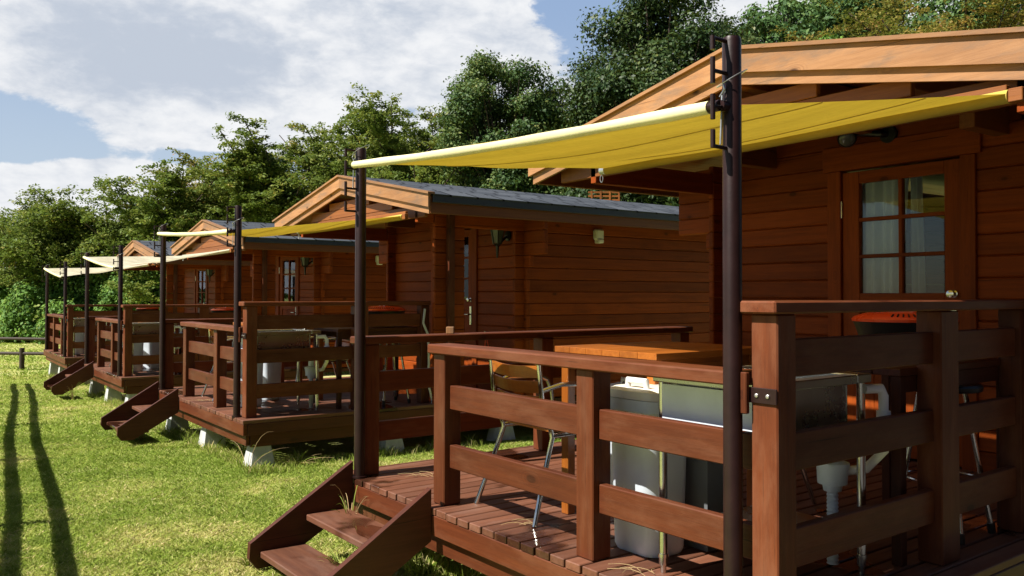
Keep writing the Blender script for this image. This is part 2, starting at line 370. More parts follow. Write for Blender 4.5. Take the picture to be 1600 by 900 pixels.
def place(o, i, u=0, v=0, wz=0, rz=0, cab=False):
    O, Ru, Nv, a = frame(i, cab); p = O + u * Ru + v * Nv + np.array([0, 0, wz]); o.location = p; o.rotation_euler = (0, 0, a + rz); return o
def wpt(i, u, v, wz, cab=False):
    O, Ru, Nv, a = frame(i, cab); return O + u * Ru + v * Nv + np.array([0, 0, wz])
ORD = ['nearest', 'second', 'third', 'farthest']

# ------------------------------------------------------------------ ground
def gz(x, y):
    d = np.hypot(x, y) if True else 0
    s = np.interp(y, [3, 5, 8, 13, 18, 24, 34, 60], [.0, -.01, -.09, -.23, -.40, -.43, -.40, -.2])
    return s + .012 * np.sin(x * 1.7 + 1) * np.cos(y * 1.3) + .01 * np.sin(x * .6 + y * .9)
def grid_mesh(name, xs, ys, zf, mat):
    X, Y = np.meshgrid(xs, ys); Z = zf(X, Y); V = np.stack([X.ravel(), Y.ravel(), Z.ravel()], 1); nx, ny = len(xs), len(ys)
    i = np.arange(nx - 1)[None, :] + nx * np.arange(ny - 1)[:, None]; i = i.ravel(); F = np.stack([i, i + 1, i + nx + 1, i + nx], 1)
    me = bpy.data.meshes.new(name); me.from_pydata(V.tolist(), [], F.tolist()); me.polygons.foreach_set('use_smooth', [True] * len(F)); me.materials.append(MAT[mat])
    o = bpy.data.objects.new(name, me); COL.objects.link(o); o['kind'] = 'structure'; return o
xs = np.unique(np.concatenate([np.linspace(-500, -40, 12), np.linspace(-40, 30, 141), np.linspace(30, 500, 12)]))
ys = np.unique(np.concatenate([np.linspace(-300, -10, 8), np.linspace(-10, 45, 111), np.linspace(45, 900, 16)]))
grid_mesh('lawn', xs, ys, gz, 'ground')
_O = np.array([.7527, 2.8758]); _a = R(-37.0865); _Ru = np.array([math.sin(_a), math.cos(_a)]); _Nv = np.array([math.cos(_a), -math.sin(_a)])
def dark_ground_mesh():  # unseen dark ground added to cut bounce light on the near rails
    us = np.concatenate([np.linspace(-70, -9, 30), np.linspace(-8.7, -.75, 34)]); vs = np.concatenate([np.linspace(-40, -2.4, 24), np.linspace(-2.2, 3.2, 28), np.linspace(3.6, 30, 20)]); V = []; F = []
    for v in vs:
        for u in us:
            p = _O + _Ru * u + _Nv * v; V.append((p[0], p[1], float(gz(p[0], p[1])) + .03))
    n = len(us)
    for j in range(len(vs) - 1):
        for i in range(n - 1): q = j * n + i; F.append((q, q + 1, q + n + 1, q + n))
    me = bpy.data.meshes.new('added_dark_ground'); me.from_pydata(V, [], F); me.materials.append(MAT['dark_ground']); o = bpy.data.objects.new('added_dark_ground', me); COL.objects.link(o); o['kind'] = 'structure'
MAT['dark_ground'] = plain('added_dark_surface', (.045, .043, .041), .9, var=.3, scale=8, bump=.4)
dark_ground_mesh()
def hz(X, Y):
    ridge = np.interp(X, [-80, -30, -14, -6, 0, 8, 20, 60], [1.0, 1.5, 2.5, 4.2, 6.5, 12, 19, 24])
    t = np.clip((Y - 36) / 26, 0, 1); t = t * t * (3 - 2 * t)
    return -1.2 + ridge * t + .5 * np.sin(X * .5) * np.cos(Y * .37) * t
grid_mesh('hill', np.linspace(-90, 90, 91), np.linspace(33, 110, 40), hz, 'hill')

# ------------------------------------------------------------------ cabin
uA, wA, hw, wE, vG = 1.4857, 2.5957, 2.0545, 2.2022, 1.6777
SL = (wA - wE) / hw
vF, vB = 3.194, 7.6
def roof_w(u): return wA - SL * abs(u - uA)
def build_cabin():
    c = empty('log_cabin', '', 'cabin', 'log cabins in a row')
    P = .137
    # front wall with door opening
    mb = MB(); dl, dr, dt = .82, 1.80, 2.075
    k = 0; w0 = -.02
    while w0 < wA - .15:
        w1 = w0 + P; lim = (wA - .10 - w1) / SL + .0
        a, b = -.20, 2.90
        if w1 > 1.56: a, b = -.26, 3.05
        if w1 > 1.72: a, b = -.52, 3.37
        a = max(a, uA - lim); b = min(b, uA + lim)
        if b - a > .15:
            segs = [(a, b)] if w0 > dt - .02 else [(a, dl), (dr, b)]
            for (p, q) in segs: mb.box((vF, p, w0 + .001), (vF + .06, q, w1 - .001), 1, .009)
        w0 = w1; k += 1
    mb.build('front_wall', 'log', c)
    def side(u0, u1, spans, top, name):
        mb = MB(); w0 = -.02 + P / 2 * 0
        while w0 < top:
            w1 = min(w0 + P, top)
            sp = spans if w1 < 1.93 else [(min(s[0] for s in spans) - (.0), max(s[1] for s in spans))]
            for (p, q) in sp: mb.box((p, u0, w0 + .001), (q, u1, w1 - .001), 0, .009)
            w0 += P
        return mb.build(name, 'log', c)
    side(-.155, -.10, [(2.01, 2.39), (3.07, vB)], 2.17, 'side_wall')
    side(2.85, 2.905, [(3.07, vB)], 2.17, 'side_wall')
    mb = MB(); w0 = -.02
    while w0 < 2.3:
        lim = (wA - .12 - w0 - P) / SL; a = max(-.1, uA - lim); b = min(2.85, uA + lim)
        mb.box((vB - .12, a, w0 + .001), (vB - .06, b, w0 + P - .001), 1, .009); w0 += P
    mb.build('back_wall', 'log', c)
    mb = MB(); mb.box((2.15, -.215, -.02), (2.225, -.156, 2.03), 2, .004); mb.build('support_post', 'deck', c)
    mb = MB(); mb.box((2.9, -.1, -.1), (vB - .1, 2.86, -.04), 0, .0); mb.build('floor', 'dark', c)
    # roof
    th = math.atan(SL)
    for sgn, e in ((1, 'far'), (-1, 'near')):
        L = hw / math.cos(th)
        rot = np.array([[1, 0, 0], [0, math.cos(th), sgn * math.sin(th)], [0, -sgn * math.sin(th), math.cos(th)]])
        def rp(v, s, off):      # point at distance s down slope, offset off normal
            return np.array([v, uA + sgn * (s * math.cos(th) + off * math.sin(th)), wA - s * math.sin(th) + off * math.cos(th)])
        mb = MB(); s0 = .02
        bw = .115
        while s0 < L - .03:
            s1 = min(s0 + bw, L - .02); p = rp((1.72 + vB + .25) / 2, (s0 + s1) / 2, -.05)
            mb.box((-(vB + .25 - 1.72) / 2, -(s1 - s0) / 2, -.01), ((vB + .25 - 1.72) / 2, (s1 - s0) / 2, .01), 0, .003, rot, p); s0 += bw
        sf = mb.build('soffit', 'soffit', c)
        mb = MB(); s0 = L + .02; row = 0
        while s0 > .0:
            s1 = max(s0 - .235, 0); mid = (s0 + s1) / 2
            tilt = sgn * -.075; ct, st = math.cos(tilt), math.sin(tilt)
            r2 = rot @ np.array([[1, 0, 0], [0, ct, -st], [0, st, ct]])
            p = rp((1.72 + vB + .3) / 2, mid, -.018); LL = (vB + .3 - 1.735) / 2
            mb.box((-LL, -(s0 - s1) / 2 - .006, -.009), (LL, (s0 - s1) / 2 + .006, .009), 0, .001, r2, p, tint=(row % 2) * .5 + .07 * random.random()); s0 -= .235; row += 1
        mb.build('roof', 'shingle', c)
        eu = uA + sgn * hw
        mb = MB(); mb.box((1.73, min(eu, eu - sgn * .0) - .012, wE - .105), (vB + .3, eu + .012, wE - .035), 0, .002); mb.build('drip_edge', 'drip', c)
        mb = MB(); mb.box((1.72, eu - sgn * .06, wE - .215), (vB + .28, eu - sgn * .02, wE - .1), 0, .003); mb.build('eave_fascia', 'soffit', c)
        # barge boards
        def para(v0, v1, top, bot, extra, name, grain=1):
            mb = MB(); a = uA; b = uA + sgn * (hw + extra)
            poly = [(a, wA + top), (b, wA - SL * (hw + extra) + top), (b, wA - SL * (hw + extra) + bot), (a, wA + bot)]
            mb.prism(poly, v0, v1, 0, 1); return mb.build(name, 'trim', c)
        para(1.655, 1.735, .0, -.022, .035, 'gable_cap')
        bb = para(1.678, 1.704, -.0235, -.155, .0, 'gable_board')
        para(1.706, 1.73, -.03, -.225, -.03, 'lower_gable_board')
    for uu, hh in ((.62, .13), (2.35, .13), (uA, .15)):
        mb = MB(); t = roof_w(uu) - .075 - (.0 if uu != uA else .01)
        mb.box((1.738, uu - .045, t - hh), (vF, uu + .045, t), 0, .004)
        # stepped bracket logs under the purlin at the wall
        mb.box((vF - .42, uu - .045, t - hh - .135), (vF - .002, uu + .045, t - hh - .002), 0, .004)
        mb.build('purlin', 'soffit', c)
    mb = MB(); mb.box((1.80, .40, 2.105), (1.84, 2.57, 2.205), 1, .004); mb.box((1.80, .95, 2.208), (1.84, 2.02, 2.30), 1, .004); mb.box((1.80, -.30, 1.975), (1.84, 3.27, 2.102), 1, .004); mb.build('tie_board', 'soffit', c)
    for uu in (-.128, 2.878):
        mb = MB(); mb.box((1.80, uu - .028, 1.93), (2.0 if uu < 0 else 3.06, uu + .028, 2.10), 0, .004); mb.build('eave_beam', 'log', c)
    # door
    mb = MB(); fv0, fv1 = vF - .022, vF + .075
    mb.box((fv0, 1.735, -.02), (fv1, 1.845, 2.0), 2, .004); mb.box((fv0, .775, -.02), (fv1, .873, 2.0), 2, .004); mb.box((fv0 - .003, .74, 2.002), (fv1, 1.88, 2.178), 1, .004)
    mb.build('door_frame', 'log', c)
    d0, d1 = .876, 1.732; g0, g1, gb, gt = .985, 1.60, 1.115, 1.90
    mb = MB(); x0, x1 = vF + .0, vF + .045
    mb.box((x0, g1, -.0), (x1, d1, 1.985), 2, .004); mb.box((x0, d0, 0), (x1, g0, 1.985), 2, .004)
    mb.box((x0 + .001, g0, gt), (x1, g1, 1.985), 1, .004); mb.box((x0 + .001, g0, .98), (x1, g1, gb), 1, .004); mb.box((x0 + .001, g0, 0), (x1, g1, .14), 1, .004)
    k = g0
    while k < g1 - .01: mb.box((x0 + .012, k, .142), (x1 - .01, min(k + .1025, g1), .978), 2, .006); k += .1025
    door = mb.build('door', 'log', c)
    mb = MB(); mid = (g0 + g1) / 2; mb.box((x0 + .004, mid - .014, gb), (x1, mid + .014, gt), 2, .003)
    for q in (1, 2):
        zz = gb + (gt - gb) * q / 3; mb.box((x0 + .002, g0, zz - .013), (x1 - .003, g1, zz + .013), 1, .003)
    mb.build('muntin', 'log', door)
    mb = MB(); mb.box((x0 + .024, g0, gb), (x0 + .028, g1, gt), 1, .0); mb.build('pane', 'glass', door)
    mb = MB(); mb.lathe([(.026, 0), (.026, .006), (.013, .01), (.012, .03), (.024, .038), (.024, .052), (.01, .056)], seg=20)
    V = mb.v[0]; mb.v[0] = np.stack([x0 - V[:, 2], .925 + V[:, 0], 1.11 + V[:, 1]], 1); mb.build('knob', 'steel', door)
    mb = MB(); mb.box((x0 - .008, .905, .80), (x0 - .001, .945, 1.03), 2, .003); mb.tube([(x0 - .008, .925, .93), (x0 - .05, .925, .93), (x0 - .055, .94, .93), (x0 - .052, 1.04, .93)], .009)
    mb.build('handle', 'steel', door)
    mb = MB(); mb.tube([(x0 - .008, 1.733, 1.66), (x0 - .008, 1.733, 1.78)], .008); mb.tube([(x0 - .008, 1.733, .3), (x0 - .008, 1.733, .42)], .008); mb.build('hinge', 'steel', door)
    # curtain
    mb = MB(); n = 60; V = []; F = []
    for (a, b) in ((1.27, 1.64), (.98, 1.20)):
        base = len(V)
        for j, zz in enumerate(np.linspace(.9, 1.97, 8)):
            for i in range(n + 1):
                t = i / n; sh = 1 - .18 * (1 - j / 7) * (1 if b > 1.3 else 1.6)
                u = b + (a - b) * t * sh if a > 1.1 else b - (b - a) * t * sh
                if a < 1.1: u = 1.265 - (1.265 - 1.18) * t * (1 + .3 * (1 - j / 7))
                V.append((vF + .085 + .02 * math.sin(t * 30 + j * .12) + .012 * math.sin(t * 13 + 1), u, zz))
        for j in range(7):
            for i in range(n): p = base + j * (n + 1) + i; F.append((p, p + 1, p + n + 2, p + n + 1))
    mb.add(V, F, smooth=True); mb.build('curtain', 'curtain', c)
    # flood light over the door
    dv = np.array([-.72, -.45, -.52]); dv /= np.linalg.norm(dv); pc = np.array([vF - .16, 1.585, 2.205])
    mb = MB(); mb.tube([pc - dv * .12, pc - dv * .1, pc - dv * .03, pc + dv * .02, pc + dv * .03], [.03, .045, .062, .064, .058], 24)
    mb.tube([(vF - .002, 1.36, 2.21), (vF - .06, 1.38, 2.21), pc - dv * .1], .022, 10); mb.tube([(vF - .001, 1.36, 2.21), (vF - .03, 1.36, 2.21)], .06, 18)
    fl = mb.build('flood_light', 'iron', c)
    mb = MB(); mb.tube([pc + dv * .028, pc + dv * .036, pc + dv * .044], [.053, .045, .02], 24); mb.build('lamp_glass', 'lampglass', fl)
    # carriage lantern
    lx, ly, lz = vF - .16, .14, 1.86; mb = MB()
    mb.lathe([(.012, -.26), (.016, -.2), (.022, -.12), (.05, -.105), (.055, -.095)], (lx, ly, lz), 6)
    mb.lathe([(.115, .11), (.12, .12), (.06, .165), (.015, .185), (.01, .21)], (lx, ly, lz), 6)
    for k in range(6):
        a = math.pi * 2 * k / 6; mb.tube([(lx + .052 * math.cos(a), ly + .052 * math.sin(a), lz - .1), (lx + .095 * math.cos(a), ly + .095 * math.sin(a), lz + .115)], .006, 6)
    mb.tube([(vF, ly, lz + .0), (vF - .06, ly, lz - .03), (lx, ly, lz - .13)], .014, 8); V0 = mb.n
    mb.lathe([(.06, 0), (.06, .02), (.03, .03)], seg=18); V = mb.v[-1]; mb.v[-1] = np.stack([vF - V[:, 2], ly + V[:, 0], lz + V[:, 1]], 1)
    ln = mb.build('wall_lantern', 'iron', c)
    mb = MB(); mb.lathe([(.045, -.09), (.088, .108)], (lx, ly, lz), 6); o = mb.build('lantern_glass', 'lampglass', ln)
    # vent hood on the side wall
    mb = MB(); mb.box((4.24, -.235, 1.84), (4.37, -.156, 1.97), 2, .02); mb.box((4.26, -.25, 1.80), (4.35, -.165, 1.85), 2, .01); mb.build('vent_hood', 'white', c)
    # red cable looped on a hook beside the door
    mb = MB(); mb.tube([(vF - .03, .55, .72), (vF - .035, .53, .66), (vF - .03, .50, .55), (vF - .03, .515, .45), (vF - .03, .56, .42), (vF - .03, .585, .5), (vF - .03, .565, .62), (vF - .03, .55, .72)], .006, 8)
    mb.build('wall_cable', 'red', c); mb = MB(); mb.tube([(vF, .55, .73), (vF - .05, .55, .73)], .009, 8); mb.build('hook', 'steel', c)
    reg(c); return c
cab0 = build_cabin()
CL = ['nearest log cabin, large pale gable and glazed door above the near deck', 'second log cabin from the camera, grey shingle roof running behind the near deck',
      'third log cabin from the camera, its gable and lantern behind the second deck', 'farthest log cabin, smallest gable showing beside the hedge']
for i in range(4):
    o = cab0 if i == 0 else copy_tree(cab0); place(o, i, cab=True); o['label'] = CL[i]
o = copy_tree(cab0); place(o, 4, cab=True); o['label'] = 'log cabin added out of the picture to the right for shade and reflections'  # unseen copy added to darken the near unit and its door reflections

# ------------------------------------------------------------------ deck
uK, uM, uG, uQ, vP, PS = -.1563, .7368, 1.8731, 2.7703, .0319, .1052
uE, uX, vE = -.2777, 3.0, -.0338
def build_deck(stairs=True):
    d = empty('timber_deck', '', 'deck', 'timber decks with railings')
    mb = MB(); u = uE; k = 0
    while u < uX - .02:
        u1 = min(u + .1015, uX); j = random.uniform(-.004, .004)
        mb.box((vE + j, u + .006, -.036), (3.18, u1 - .006, random.uniform(-.0015, .0)), 0, .0035); u += .1015
    mb.build('planks', 'plank', d)
    mb = MB()
    mb.box((vE + .003, uE + .005, -.142), (vE + .041, uX - .005, -.0372), 1, .004); mb.build('edge_board', 'deck', d)
    mb = MB(); mb.box((vE + .047, uE + .06, -.245), (vE + .085, uX - .05, -.148), 1, .004); mb.build('lower_edge_board', 'deck', d)
    for uu, s in ((uE + .003, 1), (uX - .041, -1)):
        mb = MB(); mb.box((vE + .045, uu, -.142), (3.15, uu + .038, -.0372), 0, .004); mb.build('edge_board', 'dark', d)
        mb = MB(); q = uu + s * .05; mb.box((vE + .09, q, -.26), (3.15, q + .038, -.148), 0, .004); mb.build('lower_edge_board', 'dark', d)
    mb = MB()
    for vv in np.arange(.5, 3.1, .62): mb.box((vv, uE + .1, -.15), (vv + .05, uX - .1, -.04), 1, .003)
    mb.build('joists', 'dark', d)
    def post(u, v, h, su=PS, sv=PS):
        mb = MB(); mb.box((v, u, .001), (v + sv, u + su, h), 2, .005); return mb.build('post', 'deck', d)
    hT, hF = 1.0357, .7999
    post(uK, vP, hT); post(uM, vP, hF - .012); post(uG, vP, hF - .012); post(uQ, vP, hF - .006)
    post(uK, 1.13, hT, PS, .15); post(uK + .01, 1.90, hT, .1, .1)
    post(uQ, 1.42, hF - .006); post(uQ, 2.86, hF - .006)
    c0, c1 = vP + .033, vP + .072
    def rail(lo, hi, ax, mat='deck'):
        mb = MB(); mb.box(lo, hi, ax, .004); mb.build('rail', mat, d)
    segs = [(uK + PS, uM), (uM + PS, uG)] + ([] if stairs else [(uG + PS, uQ)])
    for a, b in segs:
        for z0, z1 in ((.195, .316), (.50, .625)): rail((c0, a, z0), (c1, b, z1), 1)
    ru0, ru1 = uK + .033, uK + .072
    for a, b in ((vP + PS, 1.13), (1.28, 1.90)):
        for z0, z1 in ((.17, .305), (.50, .63), (.82, .95)): rail((a, ru0, z0), (b, ru1, z1), 0)
    ru0, ru1 = uQ + .033, uQ + .072
    for a, b in ((vP + PS, 1.42), (1.42 + PS, 2.86)):
        for z0, z1 in ((.195, .316), (.50, .625)): rail((a, ru0, z0), (b, ru1, z1), 0)
    mb = MB(); mb.box((.0, uK + PS + .03, .789), (.145, (uG + PS + .015) if stairs else uX - .15, .838), 1, .006); mb.build('handrail', 'deck', d)
    mb = MB(); mb.box((.0, uK - .015, hT + .002), (2.0, .012, hT + .045), 0, .006); mb.build('handrail', 'deck', d)
    mb = MB(); mb.box((.0, uQ - .02, .796), (2.99, uQ + .135, .842), 0, .006); mb.build('handrail', 'deck', d)
    mb = MB(); mb.box((.0, uK + PS - .004, .70), (.02, uK + PS + .03, .84), 2, .003); mb.build('end_block', 'deck', d)
    reg(d); return d
dk = build_deck(); dk3 = build_deck(False)
DL = ['nearest timber deck, brown planks and rails filling the foreground', 'second timber deck from the camera, on white concrete piers', 'third timber deck from the camera, between two flights of steps', 'farthest timber deck, without steps at the front']
for i in range(4):
    o = dk if i == 0 else (dk3 if i == 3 else copy_tree(dk)); place(o, i); o['label'] = DL[i]
o = copy_tree(dk); place(o, 4); o['label'] = 'timber deck added out of the picture to the right for shade'  # unseen deck copy added for shade beside the near deck

# ------------------------------------------------------------------ steps
def build_steps():
    s = empty('wooden_steps', '', 'steps', 'wooden steps up to the decks')
    for uu in (1.885, 2.775):
        mb = MB(); poly = [(-.037, .10), (-.66, -.285), (-.665, -.37), (-.62, -.43), (-.50, -.43), (-.037, -.17)]
        # prism axis 1 (u): other axes order = (2,0)
        mb.prism([(q, p) for p, q in poly], uu, uu + .038, 1, 0); mb.build('stringer', 'dark', s)
    for v0, v1, z in ((-.335, -.075, -.17), (-.605, -.335, -.335)):
        mb = MB(); mb.box((v0, 1.925, z - .036), (v1, 2.773, z), 1, .005); mb.build('tread', 'plank', s)
    reg(s); return s
st = build_steps()
for i, l in enumerate(['wooden steps at the nearest deck, puddle on the upper tread', 'wooden steps at the second deck, weeds growing through them', 'wooden steps at the third deck, smallest flight']):
    o = st if i == 0 else copy_tree(st); place(o, i); o['label'] = l

_tr = [x for x in COL.objects if x.parent == st and x.name.startswith('tread')][0]
mb = MB(); pv = []
for k in range(40):
    a = 2 * math.pi * k / 40; r_ = 1 + .12 * math.sin(3 * a + 1) + .07 * math.sin(7 * a); pv.append((-.205 + .085 * r_ * math.cos(a) + .03 * math.sin(a), 2.17 + .2 * r_ * math.sin(a), -.1688))
mb.add(pv, [tuple(range(40))]); pdl = mb.build('puddle', 'water'); pdl.parent = _tr
# ------------------------------------------------------------------ concrete piers
def build_pier(h):
    p = empty('concrete_pier', '', 'concrete pier', 'concrete piers under the decks')
    mb = MB(); b, t = .125, .082; V = [(-b, -b, 0), (b, -b, 0), (b, b, 0), (-b, b, 0), (-t, -t, h), (t, -t, h), (t, t, h), (-t, t, h)]
    mb.add(V, [(0, 3, 2, 1), (4, 5, 6, 7), (0, 1, 5, 4), (1, 2, 6, 5), (2, 3, 7, 6), (3, 0, 4, 7)]); mb.build('block', 'concrete', p)
    mb = MB(); mb.box((-.0845, -.02, h - .03), (-.079, .02, h + .09), 2, .001); mb.box((-.088, -.008, h + .04), (-.08, .008, h + .056), 2, .001); mb.build('strap', 'galv', p)
    reg(p); return p
pier0 = None
PN = {(0, 0): 'under the near front corner of', (0, 1): 'under the middle of the front edge of', (0, 2): 'beside the steps, far front corner of', (1, 0): 'halfway back under the near side of', (2, 0): 'at the back under the near side of', (1, 2): 'halfway back under the far side of'}
for i in range(4):
    for (a, b), txt in PN.items():
        if i == 0 and (a, b) not in ((0, 1), (0, 2)): continue
        v = (.17, 1.54, 2.95)[a]; u = (-.13, 1.33, 2.72)[b]
        q = wpt(i, u, v, 0); g = float(gz(q[0], q[1])); top = q[2] - .26
        h = top - g + .03
        o = build_pier(.2) if pier0 is None else copy_tree(pier0); pier0 = pier0 or o
        place(o, i, u, v, 0); o.location.z = g - .03; o.scale = (1, 1, max(.6, h / .2)); o['label'] = f'white concrete pier {txt} the {ORD[i]} deck'

# ------------------------------------------------------------------ poles
def build_pole(far):
    p = empty('awning_pole', '', 'pole', 'brown steel awning poles')
    mb = MB(); mb.tube([(0, 0, .004), (0, 0, 1.97), (0, 0, 1.983)], [.0325, .0325, .029], 24); mb.build('shaft', 'pole', p)
    mb = MB(); mb.tube([(0, 0, .001), (0, 0, .012)], .045, 20); mb.build('foot_plate', 'pole', p)
    for kind, z, z0, z1 in (('top', 1.965, 1.925, 1.972), ('tee', 1.855, 1.81, 1.90), ('tee', 1.735, 1.69, 1.775), ('ell', 1.60, 1.595, 1.655)):
        mb = MB(); mb.tube([(-.028, 0, z), (-.10, 0, z)], .007, 10); mb.tube([(-.10, 0, z0), (-.10, 0, z1)], .0085, 10); mb.build('hook', 'pole', p)
    s = -1 if not far else 1                                   # bracket towards the post
    u0, u1 = (-.158, -.05) if not far else (.0, .11)
    mb = MB(); mb.box((.0225, u0 if not far else .03, .738), (.0305, u1 + .02 if not far else u1, .79), 1, .002); mb.box((.0, s * .018, .745), (.026, s * .045, .783), 2, .003)
    br = mb.build('bracket', 'pole', p)
    for q in (.3, .7):
        mb = MB(); y = u0 + .11 * q; mb.lathe([(.007, 0), (.007, .004), (.004, .006)], seg=10); V = mb.v[0]; mb.v[0] = np.stack([.0225 - V[:, 2], y + V[:, 0], .764 + V[:, 1]], 1); mb.build('bolt', 'bolt', br)
    mb = MB(); zz = 1.742 if not far else 1.873
    mb.tube([(-.045, s * .0, zz + .075), (-.052, s * .012, zz + .055), (-.045, .014, zz + .035), (-.036, 0, zz + .05), (-.045, 0, zz + .075)], .0035, 8)
    mb.tube([(-.044, .006, zz + .04), (-.046, .012, zz - .13)], .0035, 8); mb.build('pin', 'galv', p)
    mb = MB(); pts = [(.0 + .052 * math.cos(t), .052 * math.sin(t), zz + .10 + .03 * math.cos(t + .6)) for t in np.linspace(0, 2 * math.pi, 25)]
    mb.tube(pts, .0018, 6); mb.build('wire', 'galv', p)
    reg(p); return p
pa, pb = build_pole(False), build_pole(True)
for i in range(4):
    o = pa if i == 0 else copy_tree(pa); place(o, i, 0, 0); o['label'] = f'brown steel awning pole at the near front corner of the {ORD[i]} deck'
    o = pb if i == 0 else copy_tree(pb); place(o, i, 2.7659, 0); o['label'] = f'brown steel awning pole at the far front corner of the {ORD[i]} deck'

# ------------------------------------------------------------------ awnings
AW = [(1.742, 1.873), (1.742, 1.873), (1.635, 1.895), (1.655, 1.897)]
AL = ['yellow cloth awning over the nearest deck, pale roll along its front', 'yellow cloth awning over the second deck', 'cream cloth awning over the third deck, twisted low on its near pole', 'cream cloth awning over the farthest deck, smallest in the row']
for i in range(4):
    a = empty('cloth_awning', AL[i], 'awning', 'cloth awnings over the decks'); place(a, i); pale = i > 1
    wn, wf = AW[i]
    def loc(p_):   # cabin-frame point -> deck frame local coords
        q = wpt(i, *p_, cab=True) - wpt(i, 0, 0, 0); O, Ru, Nv, ang = frame(i); return np.array([q @ Nv, q @ Ru, q[2]])
    r0, r1 = loc((-.145, 1.64, 1.975)), loc((2.545, 1.64, 1.975)); f0, f1 = np.array([-.062, .045, wn]), np.array([-.062, 2.73, wf])
    nu, nv = 60, 40; V = []; F = []
    for j in range(nv + 1):
        t = j / nv
        for k in range(nu + 1):
            s_ = k / nu; P0 = f0 + (f1 - f0) * s_; P1 = r0 + (r1 - r0) * s_; p = P0 + (P1 - P0) * t
            sag = math.sin(math.pi * t) * (.002 + .075 * math.sin(math.pi * s_) ** .8)
            p = p - np.array([0, 0, sag]); ed = math.sin(math.pi * t) * math.sin(math.pi * s_) ** .5; p[2] += ed * (.011 * math.sin(t * 19 + 3.2 * s_ + 1.2 * math.sin(5 * s_)) + .006 * math.sin(t * 41 + 5 * s_ + math.sin(4 * s_))) + .006 * (1 - t) + .012 * t
            e = .012 * math.sin(math.pi * t); p[1] += e * (1 - 2 * s_) * .8; V.append(p)
    for j in range(nv):
        for k in range(nu): q = j * (nu + 1) + k; F.append((q, q + 1, q + nu + 2, q + nu + 1))
    mb = MB(); mb.add(V, F, smooth=True); o = mb.build('awning_cloth', 'cream' if pale else 'yellow', a)
    for q_, j in enumerate((13, 27)):
        mb = MB(); mb.tube([V[j * (nu + 1) + k] - np.array([0, 0, .002]) for k in range(0, nu + 1, 2)], .0025, 6); mb.build('seam', 'roll' if pale else 'seam', a)
    mb = MB(); n_ = 14; pts = [f0 + (f1 - f0) * k / n_ - np.array([0, 0, .018 * math.sin(math.pi * k / n_)]) for k in range(n_ + 1)]; mb.tube(pts, [.0225 + .0018 * math.sin(k * 1.7) for k in range(n_ + 1)], 16); mb.build('front_roll', 'roll', a)
    mb = MB(); mb.tube([np.array([-.062, .0, wn]), np.array([-.062, .05, wn])], .019, 14); mb.tube([np.array([-.062, 0, wn]), np.array([-.02, 0, wn])], .018, 12); mb.build('rod_end', 'pole', a)
    mb = MB(); pts = [r0 + (r1 - r0) * k / n_ - np.array([0, 0, .01 * math.sin(math.pi * k / n_)]) for k in range(n_ + 1)]; mb.tube(pts, .031, 16); mb.build('rear_roll', 'cream' if pale else 'rollyellow', a)
    mb = MB(); dr = (r1 - r0) / np.linalg.norm(r1 - r0); e0 = r0 - dr * .002
    nn = np.array([dr[1], -dr[0], 0]); rot = np.stack([nn, dr, [0, 0, 1]], 1)
    mb.box((-.022, -.03, -.03), (.022, .03, .03), 1, .003, rot, e0 - dr * .03); LB = float(np.linalg.norm(r1 - r0)); mb.box((-.016, -LB / 2 + .03, -.03), (.016, LB / 2 - .03, .03), 1, .003, rot, (r0 + r1) / 2 + nn * .052 + np.array([0, 0, .034])); mb.build('rear_batten', 'soffit', a)
    mb = MB(); e1 = r1 + dr * .05; mb.tube([r1, e1], .03, 12); c_ = e1 + np.array([0, 0, -.055]); mb.tube([c_ + np.array([0, .014 * math.cos(t), .025 * math.sin(t)]) for t in np.linspace(0, 2 * math.pi, 17)], .003, 6); mb.build('ring', 'galv', a)

# ------------------------------------------------------------------ things on the decks
def rect_tube(mb, pts, r, seg=10): mb.tube(pts, r, seg)
def build_bin():
    b = empty('waste_bin', '', 'bin', 'grey bins by the front rails')
    def ring(hx, hy, z, r=.05, n=6):
        o = []
        for cx, cy, a0 in ((hx - r, hy - r, 0), (-hx + r, hy - r, 90), (-hx + r, -hy + r, 180), (hx - r, -hy + r, 270)):
            for k in range(n + 1): a = R(a0 + 90 * k / n); o.append((cx + r * math.cos(a), cy + r * math.sin(a), z))
        return o
    def loft(rings, name, mat, par):
        V = sum(rings, []); n = len(rings[0]); F = []
        for i in range(len(rings) - 1):
            for k in range(n): F.append((i * n + k, i * n + (k + 1) % n, (i + 1) * n + (k + 1) % n, (i + 1) * n + k))
        F.append(tuple(range(n))[::-1]); F.append(tuple((len(rings) - 1) * n + k for k in range(n)))
        mb = MB(); mb.add(V, F, smooth=True); mb.sm[-1] = mb.sm[-2] = False; return mb.build(name, mat, par)
    loft([ring(.105, .13, .0, .07), ring(.112, .137, .02, .07), ring(.125, .15, .60, .07), ring(.128, .153, .605, .07)], 'bin_body', 'grey', b)
    loft([ring(.13, .156, .50, .07), ring(.133, .159, .56, .07), ring(.131, .157, .612, .07)], 'bin_liner', 'bag', b)
    l = loft([ring(.138, .165, .606, .07), ring(.14, .167, .655, .07)], 'lid_rim', 'grey', b)
    l = loft([ring(.135, .162, .657, .07), ring(.13, .157, .69, .07), ring(.11, .14, .70, .07)], 'lid', 'beige', b)
    mb = MB(); mb.tube([(-.07, -.055, .69), (-.07, -.055, .73), (-.07, .055, .73), (-.07, .055, .69)], .014, 10); mb.build('lid_handle', 'white', l)
    reg(b); return b
